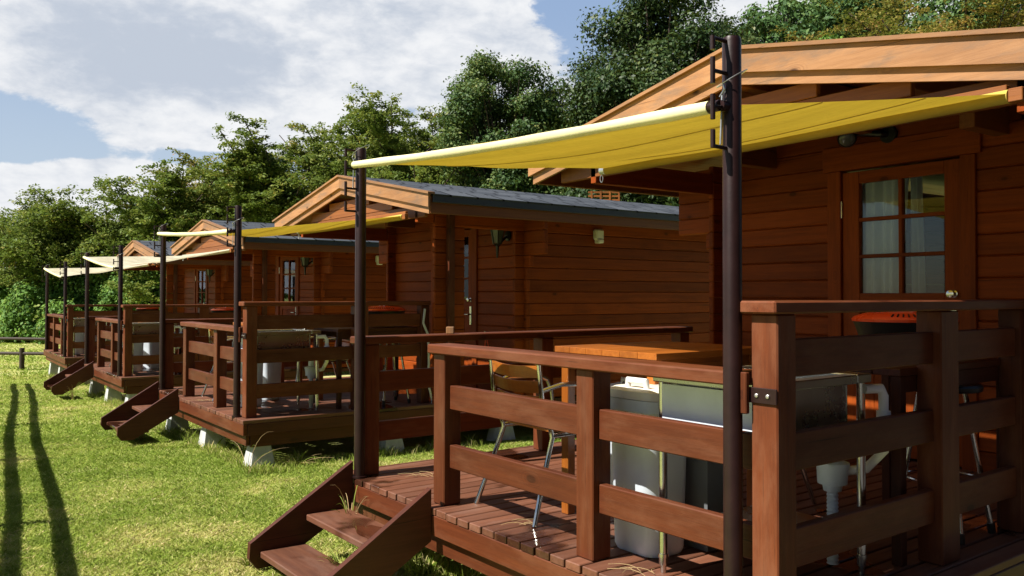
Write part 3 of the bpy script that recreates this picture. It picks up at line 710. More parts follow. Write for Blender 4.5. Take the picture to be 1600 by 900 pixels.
def build_sink():
    s = empty('outdoor_sink', '', 'sink', 'steel sinks on the decks')
    # local: x=v from 0 (front) to .62, y=u from 0 (near) to .62, z up
    D, U, H = .66, .52, .79
    for x in (.02, D - .02):
        for y in (.02, U - .02):
            mb = MB(); mb.tube([(x, y, .03), (x, y, H - .03)], .017, 14); mb.tube([(x, y, .0), (x, y, .035)], .012, 12); mb.tube([(x, y, .06), (x, y, .075)], .021, 14); mb.build('leg', 'steel', s)
    mb = MB(); th = .012
    mb.box((-.01, -.01, H - .035), (.05, U + .01, H), 1, .004); mb.box((D - .09, -.01, H - .035), (D + .01, U + .01, H), 1, .004)
    mb.box((.05, -.01, H - .035), (D - .09, .05, H - .0005), 0, .004); mb.box((.05, U - .05, H - .035), (D - .09, U + .01, H - .0005), 0, .004); mb.build('sink_rim', 'brushed', s)
    mb = MB(); b = H - .30
    mb.box((.052, .052, b), (D - .092, U - .052, b + .01), 0, .003); mb.box((.04, .04, b), (.05, U - .04, H - .036), 1, .003); mb.box((D - .09, .04, b), (D - .08, U - .04, H - .036), 1, .003)
    mb.box((.05, .04, b), (D - .09, .05, H - .036), 0, .003); mb.box((.05, U - .05, b), (D - .09, U - .04, H - .036), 0, .003); mb.build('basin', 'brushed', s)
    mb = MB(); mb.box((-.004, .04, .50), (.004, U - .037, H - .04), 1, .001); mb.build('front_panel', 'grey', s)
    mb = MB(); mb.box((.03, .03, .17), (D - .03, U - .03, .185), 0, .003); mb.build('shelf', 'brushed', s)
    mb = MB(); cx, cy = D + .0, .14
    mb.tube([(cx - .03, cy - .14, .79 - .06), (cx + .04, cy - .17, .73), (cx + .06, cy - .17, .70), (cx + .06, cy - .17, .48), (cx + .05, cy - .1, .40), (cx - .01, cy, .375)], .019, 14); mb.tube([(cx + .06, cy - .17, .64), (cx + .06, cy - .17, .61)], .027, 14); mb.build('overflow_pipe', 'white', s)
    mb = MB(); mb.lathe([(.02, -.10), (.035, -.095), (.04, -.07), (.058, -.065), (.062, .0), (.066, .005), (.066, .02), (.03, .03), (.03, .13)], (cx - .03, cy, .40), 24); mb.build('drain_trap', 'grey', s)
    mb = MB(); pts = [(cx - .03, cy, .31 - .30 * t) for t in np.linspace(0, 1, 40)]; mb.tube(pts, [.02 + .004 * (k % 2) for k in range(40)], 14); mb.build('drain_hose', 'grey', s)
    mb = MB(); mb.tube([(D - .05, U * .5, H), (D - .05, U * .5, H + .02)], .02, 14); mb.build('tap_base', 'steel', s)
    reg(s); return s
def build_table():
    t = empty('wooden_table', '', 'table', 'wooden tables on the decks'); X, Y, H = .80, .70, .84
    mb = MB()
    for k in range(6): mb.box((0, k * Y / 6 + .0005, H - .03), (X, (k + 1) * Y / 6 - .0005, H), 0, .0015)
    mb.build('tabletop', 'chairwood', t)
    mb = MB(); mb.box((.05, .06, H - .09), (X - .05, .08, H - .031), 0, .002); mb.box((.05, Y - .08, H - .09), (X - .05, Y - .06, H - .031), 0, .002); mb.build('apron', 'chairwood', t)
    for x in (.02, X - .07):
        for y in (.03, Y - .08):
            mb = MB(); mb.box((x, y, .0), (x + .05, y + .05, H - .031), 2, .003); mb.build('leg', 'chairwood', t)
    reg(t); return t
def build_chair():
    c = empty('garden_armchair', '', 'chair', 'steel chairs with wooden slats')
    # faces +x ; width along y
    Wd = .44; Hh = .76
    for s in (0, 1):
        y = s * Wd; o = -1 if s == 0 else 1
        mb = MB(); mb.tube([(-.07, y, Hh), (-.05, y, Hh - .2), (0, y, .44), (.01, y, .40), (-.06, y + o * .02, .2), (-.13, y + o * .05, .0)], .0125, 12); mb.build('back_leg', 'steel', c)
        mb = MB(); mb.tube([(.01, y, .41), (.36, y, .42), (.40, y, .38), (.44, y + o * .03, .0)], .0125, 12); mb.build('front_leg', 'steel', c)
        mb = MB(); mb.tube([(-.055, y, .63), (.05, y + o * .02, .66), (.25, y + o * .03, .655), (.31, y + o * .025, .63), (.33, y + o * .01, .57), (.34, y, .42)], .0115, 12)
        mb.build('arm', 'steel', c)
    mb = MB(); mb.tube([(-.07, 0, Hh), (-.075, .06, Hh + .022), (-.08, Wd / 2, Hh + .035), (-.075, Wd - .06, Hh + .022), (-.07, Wd, Hh)], .0115, 12); mb.build('top_rail', 'steel', c)
    for k, z in enumerate((.50, .575, .65, .725)):
        mb = MB(); n = 10; V = []; F = []
        x0 = -(z - .44) * .22
        for i in range(n + 1):
            t = i / n; y = .012 + t * (Wd - .024); b = -.03 * math.sin(math.pi * t); dz = -.008 * math.sin(math.pi * t)
            for dx, d2 in ((-.006, -.03), (.006, -.03), (.006, .03), (-.006, .03)): V.append((x0 + b + dx - d2 * .2, y, z + d2 + dz))
        for i in range(n):
            for q in range(4): F.append((i * 4 + q, i * 4 + (q + 1) % 4, (i + 1) * 4 + (q + 1) % 4, (i + 1) * 4 + q))
        F += [(3, 2, 1, 0), (n * 4, n * 4 + 1, n * 4 + 2, n * 4 + 3)]
        G = np.array(V)[:, [1, 0, 2]]; mb.add(V, F, G, smooth=False); mb.build('back_slat', 'chairwood', c)
    mb = MB()
    for k in range(6): mb.box((.01 + k * .065, .012, .425), (.065 + k * .065, Wd - .012, .438), 1, .002)
    mb.build('seat', 'chairwood', c)
    reg(c); return c
def build_stool():
    s = empty('round_stool', '', 'stool', 'black round stools'); H = .69
    mb = MB(); mb.lathe([(.15, H - .035), (.168, H - .03), (.172, H - .01), (.165, H), (.05, H + .004)], seg=32); mb.build('seat', 'black', s)
    mb = MB(); mb.tube([(.165 * math.cos(t), .165 * math.sin(t), .25) for t in np.linspace(0, 2 * math.pi, 25)], .007, 8); mb.build('foot_ring', 'steel', s)
    for k in range(4):
        a = R(45 + 90 * k); ca, sa = math.cos(a), math.sin(a)
        mb = MB(); mb.tube([(.10 * ca, .10 * sa, H - .04), (.21 * ca, .21 * sa, .03)], .0125, 10); l = mb.build('leg', 'steel', s); mb = MB(); mb.tube([(.208 * ca, .208 * sa, .045), (.214 * ca, .214 * sa, .0)], .018, 10); mb.build('foot_cap', 'black', l)
    reg(s); return s
def build_stand():
    s = empty('side_stand', '', 'side table', 'dark wooden side tables'); X, Y, H = 1.0, .62, .80
    mb = MB()
    for k in range(5): mb.box((0, k * Y / 5 + .002, H - .03), (X, (k + 1) * Y / 5 - .002, H), 0, .002)
    mb.build('top', 'dark', s)
    for x in (.0, X - .045):
        for y in (.0, Y - .045): mb = MB(); mb.box((x + .001, y + .001, 0), (x + .045, y + .045, H - .031), 2, .003); mb.build('leg', 'dark', s)
    mb = MB(); mb.box((.01, .01, H - .1), (X - .01, .03, H - .032), 0, .002); mb.box((.01, Y - .03, H - .1), (X - .01, Y - .01, H - .032), 0, .002); mb.build('apron', 'dark', s)
    reg(s); return s
def build_grill():
    g = empty('tabletop_grill', '', 'grill', 'red lidded grills')
    mb = MB(); mb.lathe([(.10, .0), (.12, .01), (.19, .05), (.225, .15), (.235, .172)], seg=36); mb.build('bowl', 'black', g)
    mb = MB(); mb.lathe([(.238, .173), (.24, .185), (.225, .197), (.18, .212), (.10, .224), (.02, .228)], seg=36); l = mb.build('lid', 'red', g)
    mb = MB(); mb.tube([(-.02, -.05, .225), (-.02, -.05, .25), (-.02, .05, .25), (-.02, .05, .225)], .008, 8); mb.build('lid_handle', 'white', l)
    mb = MB()
    for k in range(-6, 7):
        a = R(233 + 6.5 * k); r0_, r1_ = .222, .192
        mb.tube([(r0_ * math.cos(a), r0_ * math.sin(a), .199), (r1_ * math.cos(a), r1_ * math.sin(a), .209)], .0045, 5)
    mb.build('vent_slots', 'black', l)
    reg(g); return g
bi, si, tb, ch, sto, stn, gr = build_bin(), build_sink(), build_table(), build_chair(), build_stool(), build_stand(), build_grill()
def use(proto, i, u, v, wz=0, rz=0, label='', first=[]):
    if proto.name in first: o = copy_tree(proto)
    else: o = proto; first.append(proto.name)
    place(o, i, u, v, wz, rz); o['label'] = label; return o
for i in range(4):
    n = ORD[i] + ' deck'
    use(bi, i, .735, .36, 0, 0, f'grey bin with off-white lid and handle behind the front rail of the {n}')
    b2 = use(bi, i, 1.16, .72, 0, R(20), f'grey bin with a plastic liner under the table of the {n}'); b2.scale = (.9, .9, .93)
    use(si, i, -.02, .155, 0, 0, f'steel sink with grey front panel inside the railing corner of the {n}')
    use(tb, i, .745, .42, 0, 0, f'orange wooden table behind the front rail of the {n}')
    use(ch, i, 1.33, .30, 0, R(-4), f'wood-slat armchair with its back to the front rail of the {n}')
    use(ch, i, 1.25, 1.52, 0, R(178), f'wood-slat armchair on the cabin side of the table, {n}')
    use(sto, i, .10, 1.66, 0, 0, f'black-topped stool on steel legs inside the near railing of the {n}')
    use(stn, i, -.06, 2.02 - 1.03, 0, 0, f'dark wooden side table carrying the red grill on the {n}')
    use(gr, i, .29, 1.68, .80, 0, f'red-lidded grill on the side table of the {n}')
    if i < 3:
        pass
# slim grey tapered bin under the nearest sink
def tap(i, u, v, label):
    b = empty('tapered_bin', label, 'bin', 'slim dark bins beside the sinks'); place(b, i, u, v)
    for nm, z0, z1, a0, b0, a1, b1, m in (('bin_body', 0, .48, .10, .075, .13, .10, 'greydark'), ('bin_rim', .481, .51, .137, .107, .137, .107, 'grey')):
        mb = MB(); V = [(-a0, -b0, z0), (a0, -b0, z0), (a0, b0, z0), (-a0, b0, z0), (-a1, -b1, z1), (a1, -b1, z1), (a1, b1, z1), (-a1, b1, z1)]
        mb.add(V, [(0, 3, 2, 1), (4, 5, 6, 7), (0, 1, 5, 4), (1, 2, 6, 5), (2, 3, 7, 6), (3, 0, 4, 7)]); mb.build(nm, m, b)
for i in range(1): tap(i, .62, .62, f'slim dark grey bin between the sink and the table of the {ORD[i]} deck')
# conduit at the end of the second deck's near rail
mb = MB(); P_ = [(-.22, 1.90, 1.0), (-.22, 1.88, .85), (-.225, 1.93, .74), (-.23, 1.94, .6), (-.22, 1.95, .42), (-.22, 1.93, .25), (-.22, 1.97, .12), (-.21, 2.0, .02), (-.20, 1.99, -.1)]
pp = [wpt(1, *q) for q in P_]
fine = []
for k in range(len(pp) - 1):
    for t in (0, .5): fine.append(pp[k] * (1 - t) + pp[k + 1] * t)
mb.tube(fine + [pp[-1]], .012, 8); tag(mb.build('conduit', 'rope'), 'pale flexible conduit hanging by the cabin wall at the end of the second deck rail', 'conduit')
# short stub of timber on the far rail of the nearest deck
mb = MB(); q = wpt(0, 2.82, .68, .843); mb.box((-.025, -.025, 0), (.025, .025, .045), 2, .003, None, q + np.array([0, 0, .0225])); tag(mb.build('timber_offcut', 'trim'), 'small pale timber offcut standing on the far handrail of the nearest deck', 'offcut')

# ------------------------------------------------------------------ fences
def fence(name, label, pts, rails, rr, pr, ph, grp=None, stepn=2.0):
    f = empty(name, label, 'fence', grp); f.location = (pts[0][0], pts[0][1], float(gz(*pts[0]))); o = np.array(f.location)
    L = [np.array([p[0], p[1], float(gz(*p))]) - o for p in pts]
    for h in rails:
        mb = MB(); mb.tube([p + np.array([0, 0, h]) for p in L], rr, 10); mb.build('rail', 'fence', f)
    acc = 0; nxt = 0
    for a, b in zip(L[:-1], L[1:]):
        d = np.linalg.norm(b - a)
        while nxt <= acc + d + 1e-6:
            p = a + (b - a) * (nxt - acc) / d; mb = MB(); mb.tube([p + np.array([0, 0, -.1]), p + np.array([0, 0, ph])], pr, 12); mb.build('post', 'fence', f); nxt += stepn
        acc += d
def gp(i, u, v): q = wpt(i, u, v, 0); return (q[0], q[1])
def wob(k): return .025 * math.sin(k * .45) + .006 * math.sin(k * 1.7)
fence('log_fence', 'low split log fence on the lawn just left of the picture', [gp(0, 1.6 + k * .75 + .15, -1.72 + .1165 * (k * .75) - .86 + wob(k)) for k in range(24)], (1.02, .72), .042, .05, 1.08, None, 3.05)
fence('log_fence', 'low dark fence with a short post, in front of the hedge', [(-18.5, 22.6), (-15.5, 22.0), (-12.4, 21.5), (-9.5, 21.0)], (.42,), .042, .06, .56, None, 3.05)
fence('log_fence', 'dark single-rail fence farther back on the lawn', [(-24, 28.6), (-18, 28.0), (-14, 27.6), (-9, 27.2)], (.46,), .05, .05, .5, None, 6.0)

# ------------------------------------------------------------------ foliage
def leaf_mesh(name, pts, nrm, size, tint, mat, parent=None, aspect=.55):
    n = len(pts); r = RNG.normal(size=(n, 3)); nrm = nrm + RNG.normal(size=(n, 3)) * .55; nrm /= np.linalg.norm(nrm, axis=1)[:, None] + 1e-9
    t = np.cross(nrm, r); t /= np.linalg.norm(t, axis=1)[:, None] + 1e-9; b = np.cross(nrm, t); s = (size * (.6 + .8 * RNG.random(n)))[:, None]
    a_ = pts - t * s * .5; c_ = pts + t * s * .5; bm = pts + b * s * aspect * .5 + nrm * s * .08; dm = pts - b * s * aspect * .5 + nrm * s * .08
    V = np.stack([a_, dm, c_, bm], 1).reshape(-1, 3)
    me = bpy.data.meshes.new(name); me.vertices.add(4 * n); me.vertices.foreach_set('co', V.ravel().astype('f'))
    me.loops.add(4 * n); me.loops.foreach_set('vertex_index', np.arange(4 * n, dtype='i')); me.polygons.add(n); me.polygons.foreach_set('loop_start', np.arange(0, 4 * n, 4, dtype='i'))
    at = me.attributes.new('tint', 'FLOAT', 'POINT'); at.data.foreach_set('value', np.repeat(np.clip(tint, 0, 1), 4).astype('f'))
    me.update(); me.validate(); me.materials.append(MAT[mat]); o = bpy.data.objects.new(name, me); COL.objects.link(o)
    if parent: o.parent = parent
    return o
def tree(label, x, y, h, rx, kind, seed, mat, size=.16, n=26000, cb=.25, name='tree', grp=None, trunk=.18):
    """branch skeleton; leaves along twigs (feathery) or in clumps (dense)"""
    global RNG
    old = RNG; RNG = np.random.default_rng(seed); z0 = float(hz(np.array([x]), np.array([y]))[0]) if y > 40 else float(gz(x, y)); z0 = max(z0, float(gz(x, y)))
    T = empty(name, label, 'tree', grp); T.location = (x, y, z0)
    mb = MB(); mb.tube([(0, 0, -.3), (.05, 0, h * .2), (-.06, .05, h * .45), (0, 0, h * .72)], [trunk, trunk * .8, trunk * .55, trunk * .2], 10)
    pts = []; nr = []; tn = []
    if kind == 'feather':
        nb = 46
        for k in range(nb):
            zb = h * (cb + (1 - cb) * RNG.random() ** .8 * .8); a = RNG.random() * 6.283; out = rx * math.sqrt(max(.05, 1 - ((zb / h - .35) / .75) ** 2)) * (.65 + .5 * RNG.random())
            p0 = np.array([0, 0, zb * .75]); p1 = np.array([out * math.cos(a), out * math.sin(a), min(zb + out * (.18 + .35 * RNG.random()), h * (1.0 + .03 * RNG.random()))]); mid = (p0 + p1) / 2 + np.array([0, 0, -.1 * out + .25 * out * RNG.random()])
            mb.tube([p0, mid, p1], [trunk * .35, trunk * .2, .02], 5, cap=False)
            m_ = n // nb // 26
            for q in range(26):
                t = .25 + .78 * RNG.random(); c = (1 - t) ** 2 * p0 + 2 * t * (1 - t) * mid + t * t * p1
                d = RNG.normal(size=3) * np.array([1, 1, .28]); d /= np.linalg.norm(d); L = (.16 + .17 * RNG.random()) * rx; e = c + d * L + np.array([0, 0, .04 * L])
                tt = RNG.random(m_)[:, None] ** .7
                P = c + (e - c) * tt + RNG.normal(size=(m_, 3)) * np.array([.13, .13, .07]) * (rx / 4)
                pts.append(P); nr.append(np.tile([0, 0, 1.], (m_, 1))); tn.append(np.clip(.36 + .13 * RNG.normal() + .13 * RNG.normal(size=m_), 0, 1))
    else:
        nc = 240 if kind == 'clump' else 260
        g0 = None; cz = h * (cb + (1 - cb) / 2); rz = h * (1 - cb) / 2
        g = RNG.normal(size=(nc, 3)); g /= np.linalg.norm(g, axis=1)[:, None]
        if kind == 'round': g /= (np.abs(g) ** 3.4).sum(1)[:, None] ** (1 / 3.4) * 1.02
        rad = .66 + .26 * RNG.random(nc); rad[: nc // 4] *= .65
        C = g * rad[:, None] * np.array([rx, rx, rz]) + np.array([0, 0, cz]); m_ = n // nc
        for c in C:
            r = rx * (.15 + .12 * RNG.random()); d = RNG.normal(size=(m_, 3)); d /= np.linalg.norm(d, axis=1)[:, None]; rr = r * np.abs(.8 + .27 * RNG.normal(size=m_))
            d[:, 2] *= .72; P = c + d * rr[:, None]; o = (c - np.array([0, 0, cz])); o /= np.linalg.norm(o) + 1e-9
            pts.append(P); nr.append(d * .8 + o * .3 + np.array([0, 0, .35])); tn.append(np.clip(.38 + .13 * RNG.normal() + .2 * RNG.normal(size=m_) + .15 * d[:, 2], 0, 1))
            mb.tube([(0, 0, cz * .7), tuple(c * .6 + np.array([0, 0, cz * .3])), tuple(c)], [trunk * .3, trunk * .15, .02], 5, cap=False)
    P = np.concatenate(pts); N_ = np.concatenate(nr); tn = np.concatenate(tn)
    mb.build('trunk', 'bark', T); leaf_mesh('crown', P, N_, np.full(len(P), size), tn, mat, T); RNG = old
    return T
def at_px(x, d): return (x - 800) / 1315.85 * d
def hgt(y, d): return CZ + (460 - y) / 1315.85 * d
def T(label, x0, x1, ytop, d, kind, seed, mat, **kw):
    xc = at_px((x0 + x1) / 2, d); rx = (at_px(x1, d) - at_px(x0, d)) / 2; zg = float(gz(xc, d)); 
    if d > 40: zg = max(zg, float(hz(np.array([xc]), np.array([d]))[0]))
    return tree(label, xc, d, hgt(ytop, d) - zg, rx, kind, seed, mat, **kw)
T('cherry tree between the two leftmost ones, greener crown', 40, 300, 312, 38, 'feather', 31, 'leaf_cherry', size=0.139, n=71300, cb=.1)
T('cherry tree rising behind the third gable', 250, 480, 228, 39, 'feather', 32, 'leaf_autumn', size=0.139, n=71300, cb=.1)
T('cherry tree filling the line behind the second gable', 430, 660, 140, 39, 'feather', 33, 'leaf_cherry', size=0.139, n=86800, cb=.1)
T('green tree between the tall cherry and the round evergreen', 580, 790, 150, 40, 'feather', 34, 'leaf_cherry', size=0.139, n=77500, cb=.1)
T('broad cherry tree with yellowing brown leaves at the left edge', -90, 200, 326, 37, 'feather', 1, 'leaf_cherry', size=0.131, n=71300, cb=.15)
T('green cherry tree, second from the left in the tree line', 150, 400, 250, 36, 'feather', 2, 'leaf_cherry', size=0.139, n=77500, cb=.12)
T('cherry tree with a tuft standing up above the second gable', 330, 560, 178, 35, 'feather', 3, 'leaf_cherry', size=0.139, n=80600, cb=.12)
T('tall cherry tree left of the round evergreen', 490, 735, 92, 36, 'feather', 4, 'leaf_cherry', size=0.139, n=93000, cb=.12)
T('small yellow-green cherry tree below the tall one', 560, 760, 225, 31, 'feather', 5, 'leaf_cherry', size=0.115, n=37200, cb=.1)
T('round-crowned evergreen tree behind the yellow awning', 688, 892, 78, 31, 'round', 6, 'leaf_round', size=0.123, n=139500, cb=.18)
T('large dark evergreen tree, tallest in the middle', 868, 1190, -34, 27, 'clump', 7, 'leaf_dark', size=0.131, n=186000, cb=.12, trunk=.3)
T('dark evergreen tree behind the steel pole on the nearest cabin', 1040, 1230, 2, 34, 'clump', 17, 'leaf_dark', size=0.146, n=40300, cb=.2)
T('cherry tree with brown and yellow leaves above the nearest roof', 1320, 1700, -70, 27, 'feather', 8, 'leaf_autumn', size=0.123, n=65100, cb=.3)
T('second cherry tree with yellowing leaves above the nearest roof', 1260, 1560, -60, 33, 'feather', 28, 'leaf_autumn', size=0.131, n=62000, cb=.15)
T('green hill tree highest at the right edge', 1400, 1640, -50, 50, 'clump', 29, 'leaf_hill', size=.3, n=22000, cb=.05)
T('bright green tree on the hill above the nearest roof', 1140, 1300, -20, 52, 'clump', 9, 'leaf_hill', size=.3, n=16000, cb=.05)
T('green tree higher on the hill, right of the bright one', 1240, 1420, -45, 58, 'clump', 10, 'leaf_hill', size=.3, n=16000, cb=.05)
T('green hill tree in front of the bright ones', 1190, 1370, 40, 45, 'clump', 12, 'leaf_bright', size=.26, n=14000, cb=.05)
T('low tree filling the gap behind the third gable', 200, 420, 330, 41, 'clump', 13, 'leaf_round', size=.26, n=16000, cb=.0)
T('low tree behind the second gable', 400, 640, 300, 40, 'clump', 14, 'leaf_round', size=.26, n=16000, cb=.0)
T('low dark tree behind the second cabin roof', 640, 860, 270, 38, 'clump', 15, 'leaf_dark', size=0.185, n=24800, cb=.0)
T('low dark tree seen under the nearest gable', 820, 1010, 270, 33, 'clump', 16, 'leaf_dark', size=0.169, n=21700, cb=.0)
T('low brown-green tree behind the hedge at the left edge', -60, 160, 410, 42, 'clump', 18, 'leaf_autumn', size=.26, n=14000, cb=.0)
for k, (x_, y_, h_, r_) in enumerate([(-4, -16, 12, 5), (5, -13, 13, 5.5), (14, -10, 13, 6), (20, -3, 12, 5), (-13, -22, 12, 5)]):  # unseen trees added to block low sky light from behind
    tree(['broad dark tree behind the camera', 'second dark tree behind the camera', 'third dark tree behind the camera', 'dark tree behind the next cabin', 'leftmost dark tree behind the camera'][k] + ', out of the picture', x_, y_, h_, r_, 'clump', 70 + k, 'leaf_back', size=.5, n=14000, cb=.02, grp='trees behind the camera')
def bush(label, x0, x1, ytop, d, seed, mat='leaf_bright', n=9000, size=.15):
    global RNG
    old = RNG; RNG = np.random.default_rng(seed); xc = at_px((x0 + x1) / 2, d); rx = (at_px(x1, d) - at_px(x0, d)) / 2; zg = float(gz(xc, d)); h = hgt(ytop, d) - zg
    B = empty('hedge_shrub', label, 'shrub', 'leafy shrubs along the far side of the lawn'); B.location = (xc, d, zg); nc = 60; m_ = n // nc; pts = []; nr = []; tn = []
    mb = MB()
    for k in range(nc):
        g = RNG.normal(size=3); g /= np.linalg.norm(g); g[2] = abs(g[2]); c = g * np.array([rx * .8, rx * .6, h * .78]) + np.array([0, 0, h * .08]); r = (.20 + .16 * RNG.random()) * min(rx, h * .6)
        dd = RNG.normal(size=(m_, 3)); dd /= np.linalg.norm(dd, axis=1)[:, None]; P = c + dd * (r * np.abs(.75 + .34 * RNG.normal(size=m_)))[:, None]; P[:, 2] = np.abs(P[:, 2]) + .02
        pts.append(P); nr.append(dd + np.array([-.2, -.3, .5])); tn.append(np.clip(.4 + .14 * RNG.normal() + .2 * RNG.normal(size=m_), 0, 1)); mb.tube([(0, 0, 0), tuple(c * .5), tuple(c)], [.04, .02, .01], 5, cap=False)
    mb.build('stems', 'bark', B); leaf_mesh('leaves', np.concatenate(pts), np.concatenate(nr), np.full(m_ * nc, size), np.concatenate(tn), mat, B, .7); RNG = old
for k, (a, b, yt, d, l) in enumerate([(-70, 40, 435, 35, 'leafy shrub at the left edge, paler tips'), (0, 80, 445, 33.5, 'low leafy shrub beside the left edge'), (40, 140, 425, 35.5, 'tall leafy shrub just left of the farthest awning'),
                                      (100, 200, 410, 36, 'leafy shrub behind the farthest awning'), (150, 235, 425, 34.5, 'leafy shrub between the two cream awnings'), (190, 290, 418, 35, 'leafy shrub beside the farthest cabin wall'),
                                      (-110, -20, 425, 36, 'leafy shrub cut by the left edge of the picture'), (60, 130, 470, 33, 'low leafy shrub left of the farthest deck'), (240, 340, 415, 36, 'leafy shrub hidden mostly by the farthest cabin')]):
    bush(l, a, b, yt, d, 40 + k, n=15000, size=.13)
# undergrowth closing the view below the tree crowns
RNG = np.random.default_rng(5); n = 30000
X = RNG.uniform(-40, 14, n); Y = RNG.uniform(37, 47, n); Zt = np.interp(X, [-40, -14, -4, 14], [2.6, 3.2, 4.5, 7.5]); Z = hz(X, Y) + RNG.random(n) * Zt + .1
o = leaf_mesh('undergrowth', np.stack([X, Y, Z], 1), np.tile([0, -.5, .6], (n, 1)), np.full(n, .42), np.clip(.3 + .25 * RNG.normal(size=n), 0, 1), 'leaf_round'); o['kind'] = 'stuff'
o['label'] = 'tangled green undergrowth below the trees'; o['category'] = 'undergrowth'
n = 26000; X = RNG.uniform(-6, 42, n); Y = RNG.uniform(47, 75, n); Z = hz(X, Y) + RNG.random(n) * 2.4
o = leaf_mesh('hill_wood', np.stack([X, Y, Z], 1), np.tile([0, -.4, .8], (n, 1)), np.full(n, .6), np.clip(.45 + .25 * RNG.normal(size=n), 0, 1), 'leaf_hill'); o['kind'] = 'stuff'; o['label'] = 'green woodland covering the hill above the cabins'; o['category'] = 'woodland'

# ------------------------------------------------------------------ grass
def vnoise(x, y, s, seed):
    r = np.random.default_rng(seed).random((256, 256)); xi = x / s; yi = y / s; x0 = np.floor(xi).astype(int); y0 = np.floor(yi).astype(int); fx = xi - x0; fy = yi - y0
    fx = fx * fx * (3 - 2 * fx); fy = fy * fy * (3 - 2 * fy); g = lambda a, b: r[a % 256, b % 256]
    return (g(x0, y0) * (1 - fx) + g(x0 + 1, y0) * fx) * (1 - fy) + (g(x0, y0 + 1) * (1 - fx) + g(x0 + 1, y0 + 1) * fx) * fy
def grass(N, dmin, dmax, hh, ww, seed, pw=1.0):
    r = np.random.default_rng(seed); y = dmin + (dmax - dmin) * r.random(N) ** pw; tx = r.uniform(-.66, .12, N); x = tx * y
    keep = np.ones(N, bool)
    for i in range(4):                        # none where a deck shades the ground for good
        O, Ru, Nv, a = frame(i); u = (x - O[0]) * Ru[0] + (y - O[1]) * Ru[1]; v = (x - O[0]) * Nv[0] + (y - O[1]) * Nv[1]
        inside = (u > -.2) & (u < 2.95) & (v > .12) & (v < 9); keep &= ~inside; keep &= ~((u > 3.0) & (u < 5) & (v > 4))
    x, y = x[keep], y[keep]; n = len(x); z = gz(x, y)
    k = .45 * vnoise(x, y, 1.3, 1) + .33 * vnoise(x, y, .4, 2) + .22 * vnoise(x, y, .13, 3); k2 = vnoise(x, y, .22, 9)
    tint = np.clip((k - .39) * 1.75 + r.normal(size=n) * .13, 0, 1); tint = np.where(r.random(n) < .10, tint + .4, tint)
    a = r.random(n) * 6.283; h = hh * (.4 + .9 * r.random(n)) * (.9 + .35 * k2); lean = r.normal(size=(n, 2)) * (h * 1.1)[:, None]; w_ = ww * (.6 + .8 * r.random(n))
    dx, dy = np.cos(a) * w_, np.sin(a) * w_
    b0 = np.stack([x - dx, y - dy, z - .01], 1); b1 = np.stack([x + dx, y + dy, z - .01], 1); m = np.stack([x + lean[:, 0] * .45, y + lean[:, 1] * .45, z + h * .65], 1)
    m0 = m - np.stack([dx, dy, 0 * dx], 1) * .75; m1 = m + np.stack([dx, dy, 0 * dx], 1) * .75; t = np.stack([x + lean[:, 0], y + lean[:, 1], z + h], 1)
    return np.stack([b0, b1, m1, t, m0], 1), np.clip(tint, 0, 1)
def fringe(seed):
    r = np.random.default_rng(seed); L = []
    for i in range(4):
        O, Ru, Nv, a = frame(i); n = 5200 if i < 2 else 2500
        u = r.uniform(-.6, 3.1, n); v = np.abs(r.normal(size=n)) * .16 + .0
        side = r.random(n) < .4; u2 = np.where(side, -.2 - np.abs(r.normal(size=n)) * .1, u); v2 = np.where(side, r.uniform(0, 2.5, n), v)
        x = O[0] + Ru[0] * u2 + Nv[0] * v2; y = O[1] + Ru[1] * u2 + Nv[1] * v2; L.append(np.stack([x, y], 1))
    P = np.concatenate(L); x, y = P[:, 0], P[:, 1]; n = len(x); k2 = vnoise(x, y, .12, 5); z = gz(x, y); h = (.035 + .09 * k2 ** 2) * (.5 + r.random(n)); w_ = .0032 * (.6 + .8 * r.random(n)); a = r.random(n) * 6.283
    lean = r.normal(size=(n, 2)) * (h * .5)[:, None]; dx, dy = np.cos(a) * w_, np.sin(a) * w_; q = np.stack([dx, dy, 0 * dx], 1)
    b = np.stack([x, y, z - .01], 1); m = np.stack([x + lean[:, 0] * .45, y + lean[:, 1] * .45, z + h * .65], 1); t = np.stack([x + lean[:, 0], y + lean[:, 1], z + h], 1)
    return np.stack([b - q, b + q, m + q * .75, t, m - q * .75], 1), np.clip(.2 + .2 * r.normal(size=n) + (r.random(n) < .2) * .5, 0, 1)
parts = [fringe(3), grass(300000, 4.0, 10, .020, .0028, 1, 1.15), grass(190000, 9, 20, .026, .005, 2, 1.2), grass(50000, 19, 36, .045, .014, 3)]
V = np.concatenate([p[0] for p in parts]); tn = np.concatenate([p[1] for p in parts]); n = len(V)
me = bpy.data.meshes.new('grass'); me.vertices.add(5 * n); me.vertices.foreach_set('co', V.reshape(-1).astype('f')); me.loops.add(5 * n); me.loops.foreach_set('vertex_index', np.arange(5 * n, dtype='i'))
me.polygons.add(n); me.polygons.foreach_set('loop_start', np.arange(0, 5 * n, 5, dtype='i')); at = me.attributes.new('tint', 'FLOAT', 'POINT'); at.data.foreach_set('value', np.repeat(tn, 5).astype('f'))
me.update(); me.materials.append(MAT['grass']); o = bpy.data.objects.new('grass', me); COL.objects.link(o); o['kind'] = 'stuff'; o['label'] = 'short lawn grass with straw patches'; o['category'] = 'grass'

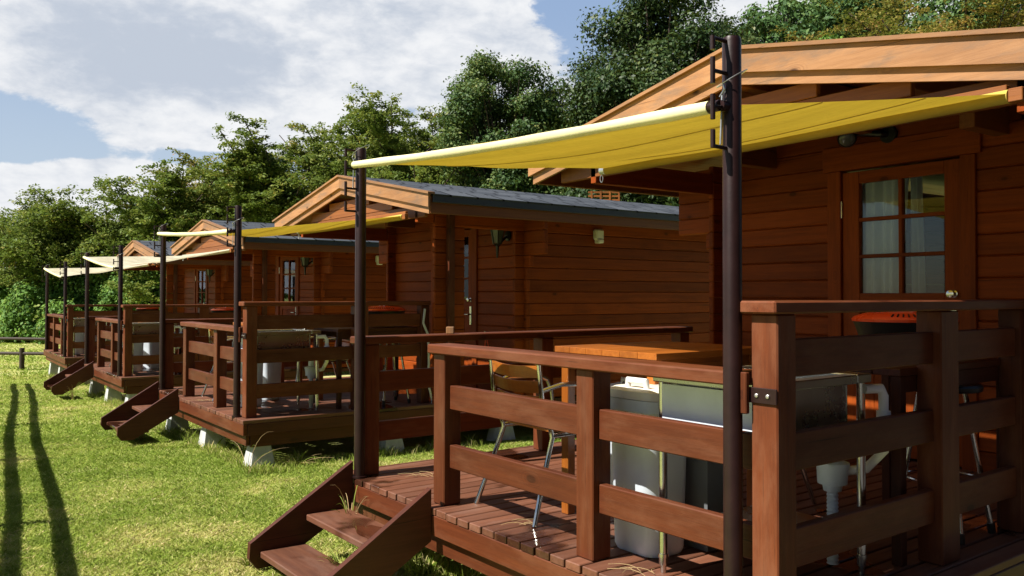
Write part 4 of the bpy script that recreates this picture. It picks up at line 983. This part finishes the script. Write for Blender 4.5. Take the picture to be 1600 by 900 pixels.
RL = empty('distant_railing', 'small orange wooden railing far off between the nearest eave and the second roof', 'railing'); _b = (at_px(922, 24), 24.0); _z = hgt(313, 24); RL.location = (_b[0], _b[1], _z)
for k in range(3):
    mb = MB(); mb.box((-.05, 0, .0 + .11 * k), (.85, .04, .05 + .11 * k), 0, .003); mb.build('rail', 'soffit', RL)
for k in range(4):
    mb = MB(); mb.box((.02 + .26 * k, -.02, -3.2 if k in (0, 3) else -.05), (.07 + .26 * k, .0, .28), 2, .003); mb.build('post', 'soffit', RL)
# weeds and straw
def weed(label, p, n, h, spread, seed, dry=.2, wid=.004):
    r = np.random.default_rng(seed); Wd = empty('weed_tuft', label, 'weed', None); Wd.location = p; mb = MB(); md = MB(); kd = 0
    for k in range(n):
        a = r.random() * 6.283; L = h * (.5 + .7 * r.random()); s = spread * (.4 + .8 * r.random()); pts = []
        for t in np.linspace(0, 1, 7): pts.append((math.cos(a) * s * t ** 1.6 + .01 * math.cos(a), math.sin(a) * s * t ** 1.6 + .01 * math.sin(a), L * (t - .42 * t ** 2.6) * 1.3 - .01))
        dryb = r.random() < dry
        q = md if dryb else mb; kd += dryb
        q.tube(pts, [wid, wid, wid * .9, wid * .8, wid * .6, wid * .4, .0005], 3, cap=False, tint=.05 + .4 * r.random())
    if mb.n: mb.build('blades', 'grass', Wd)
    if md.n: md.build('dry_stalks', 'straw', Wd)
def G3(i, u, v, dz=0): q = wpt(i, u, v, 0); return (q[0], q[1], float(gz(q[0], q[1])) + dz)
weed('green weeds growing up between the treads of the nearest steps', G3(0, 2.35, -.32), 34, .20, .12, 1)
weed('grassy weed leaning out beside the far pole of the nearest deck', G3(0, 2.68, -.10, .15), 14, .36, .14, 2, .5, .003)
weed('tall arching weed at the near corner of the second deck', G3(1, -.45, -.05), 9, .45, .35, 3, .6, .0025)
weed('tangle of dry weeds through the steps of the second deck', G3(1, 2.3, -.35), 34, .26, .22, 4, .45, .003)
weed('dry weed stalks on the side of the third steps', G3(2, 1.85, -.35), 16, .36, .18, 5, .8, .003)
weed('low weeds at the foot of the nearest steps', G3(0, 2.9, -.62), 26, .13, .1, 6, .4, .003)
weed('weeds under the far edge of the nearest deck', G3(0, 3.15, .8), 40, .14, .35, 7, .4, .003)
weed('weeds beside the pier of the second deck', G3(1, -.3, .5), 30, .14, .3, 8, .4, .003)
for k, (i, u, v, l) in enumerate([(0, 1.36, .17, 'wisp of dry straw on the front planks of the nearest deck'), (0, 2.55, .33, 'wisp of dry straw on the planks at the head of the nearest steps'), (0, .52, .12, 'wisp of dry straw by the front rail near the sink leg'), (1, 1.3, .15, 'wisp of straw on the front planks of the second deck')]):
    mb = MB(); r = np.random.default_rng(60 + k); b = np.array(wpt(i, u, v, .004))
    for q in range(6):
        a = r.normal() * .5 + 2.2; L = .06 + .12 * r.random(); c = b + np.array([r.normal() * .05, r.normal() * .04, .003]); pts = [c + np.array([math.cos(a + t * .8) * L * t, math.sin(a + t * .8) * L * t, .006 * math.sin(3 * t)]) for t in np.linspace(0, 1, 5)]; mb.tube(pts, .0011, 4, cap=False)
    tag(mb.build('straw_wisp', 'straw'), l, 'straw')
for o in list(COL.objects):
    if o.parent is None and 'label' in o and o['label'] == '': print('EMPTY LABEL', o.name)
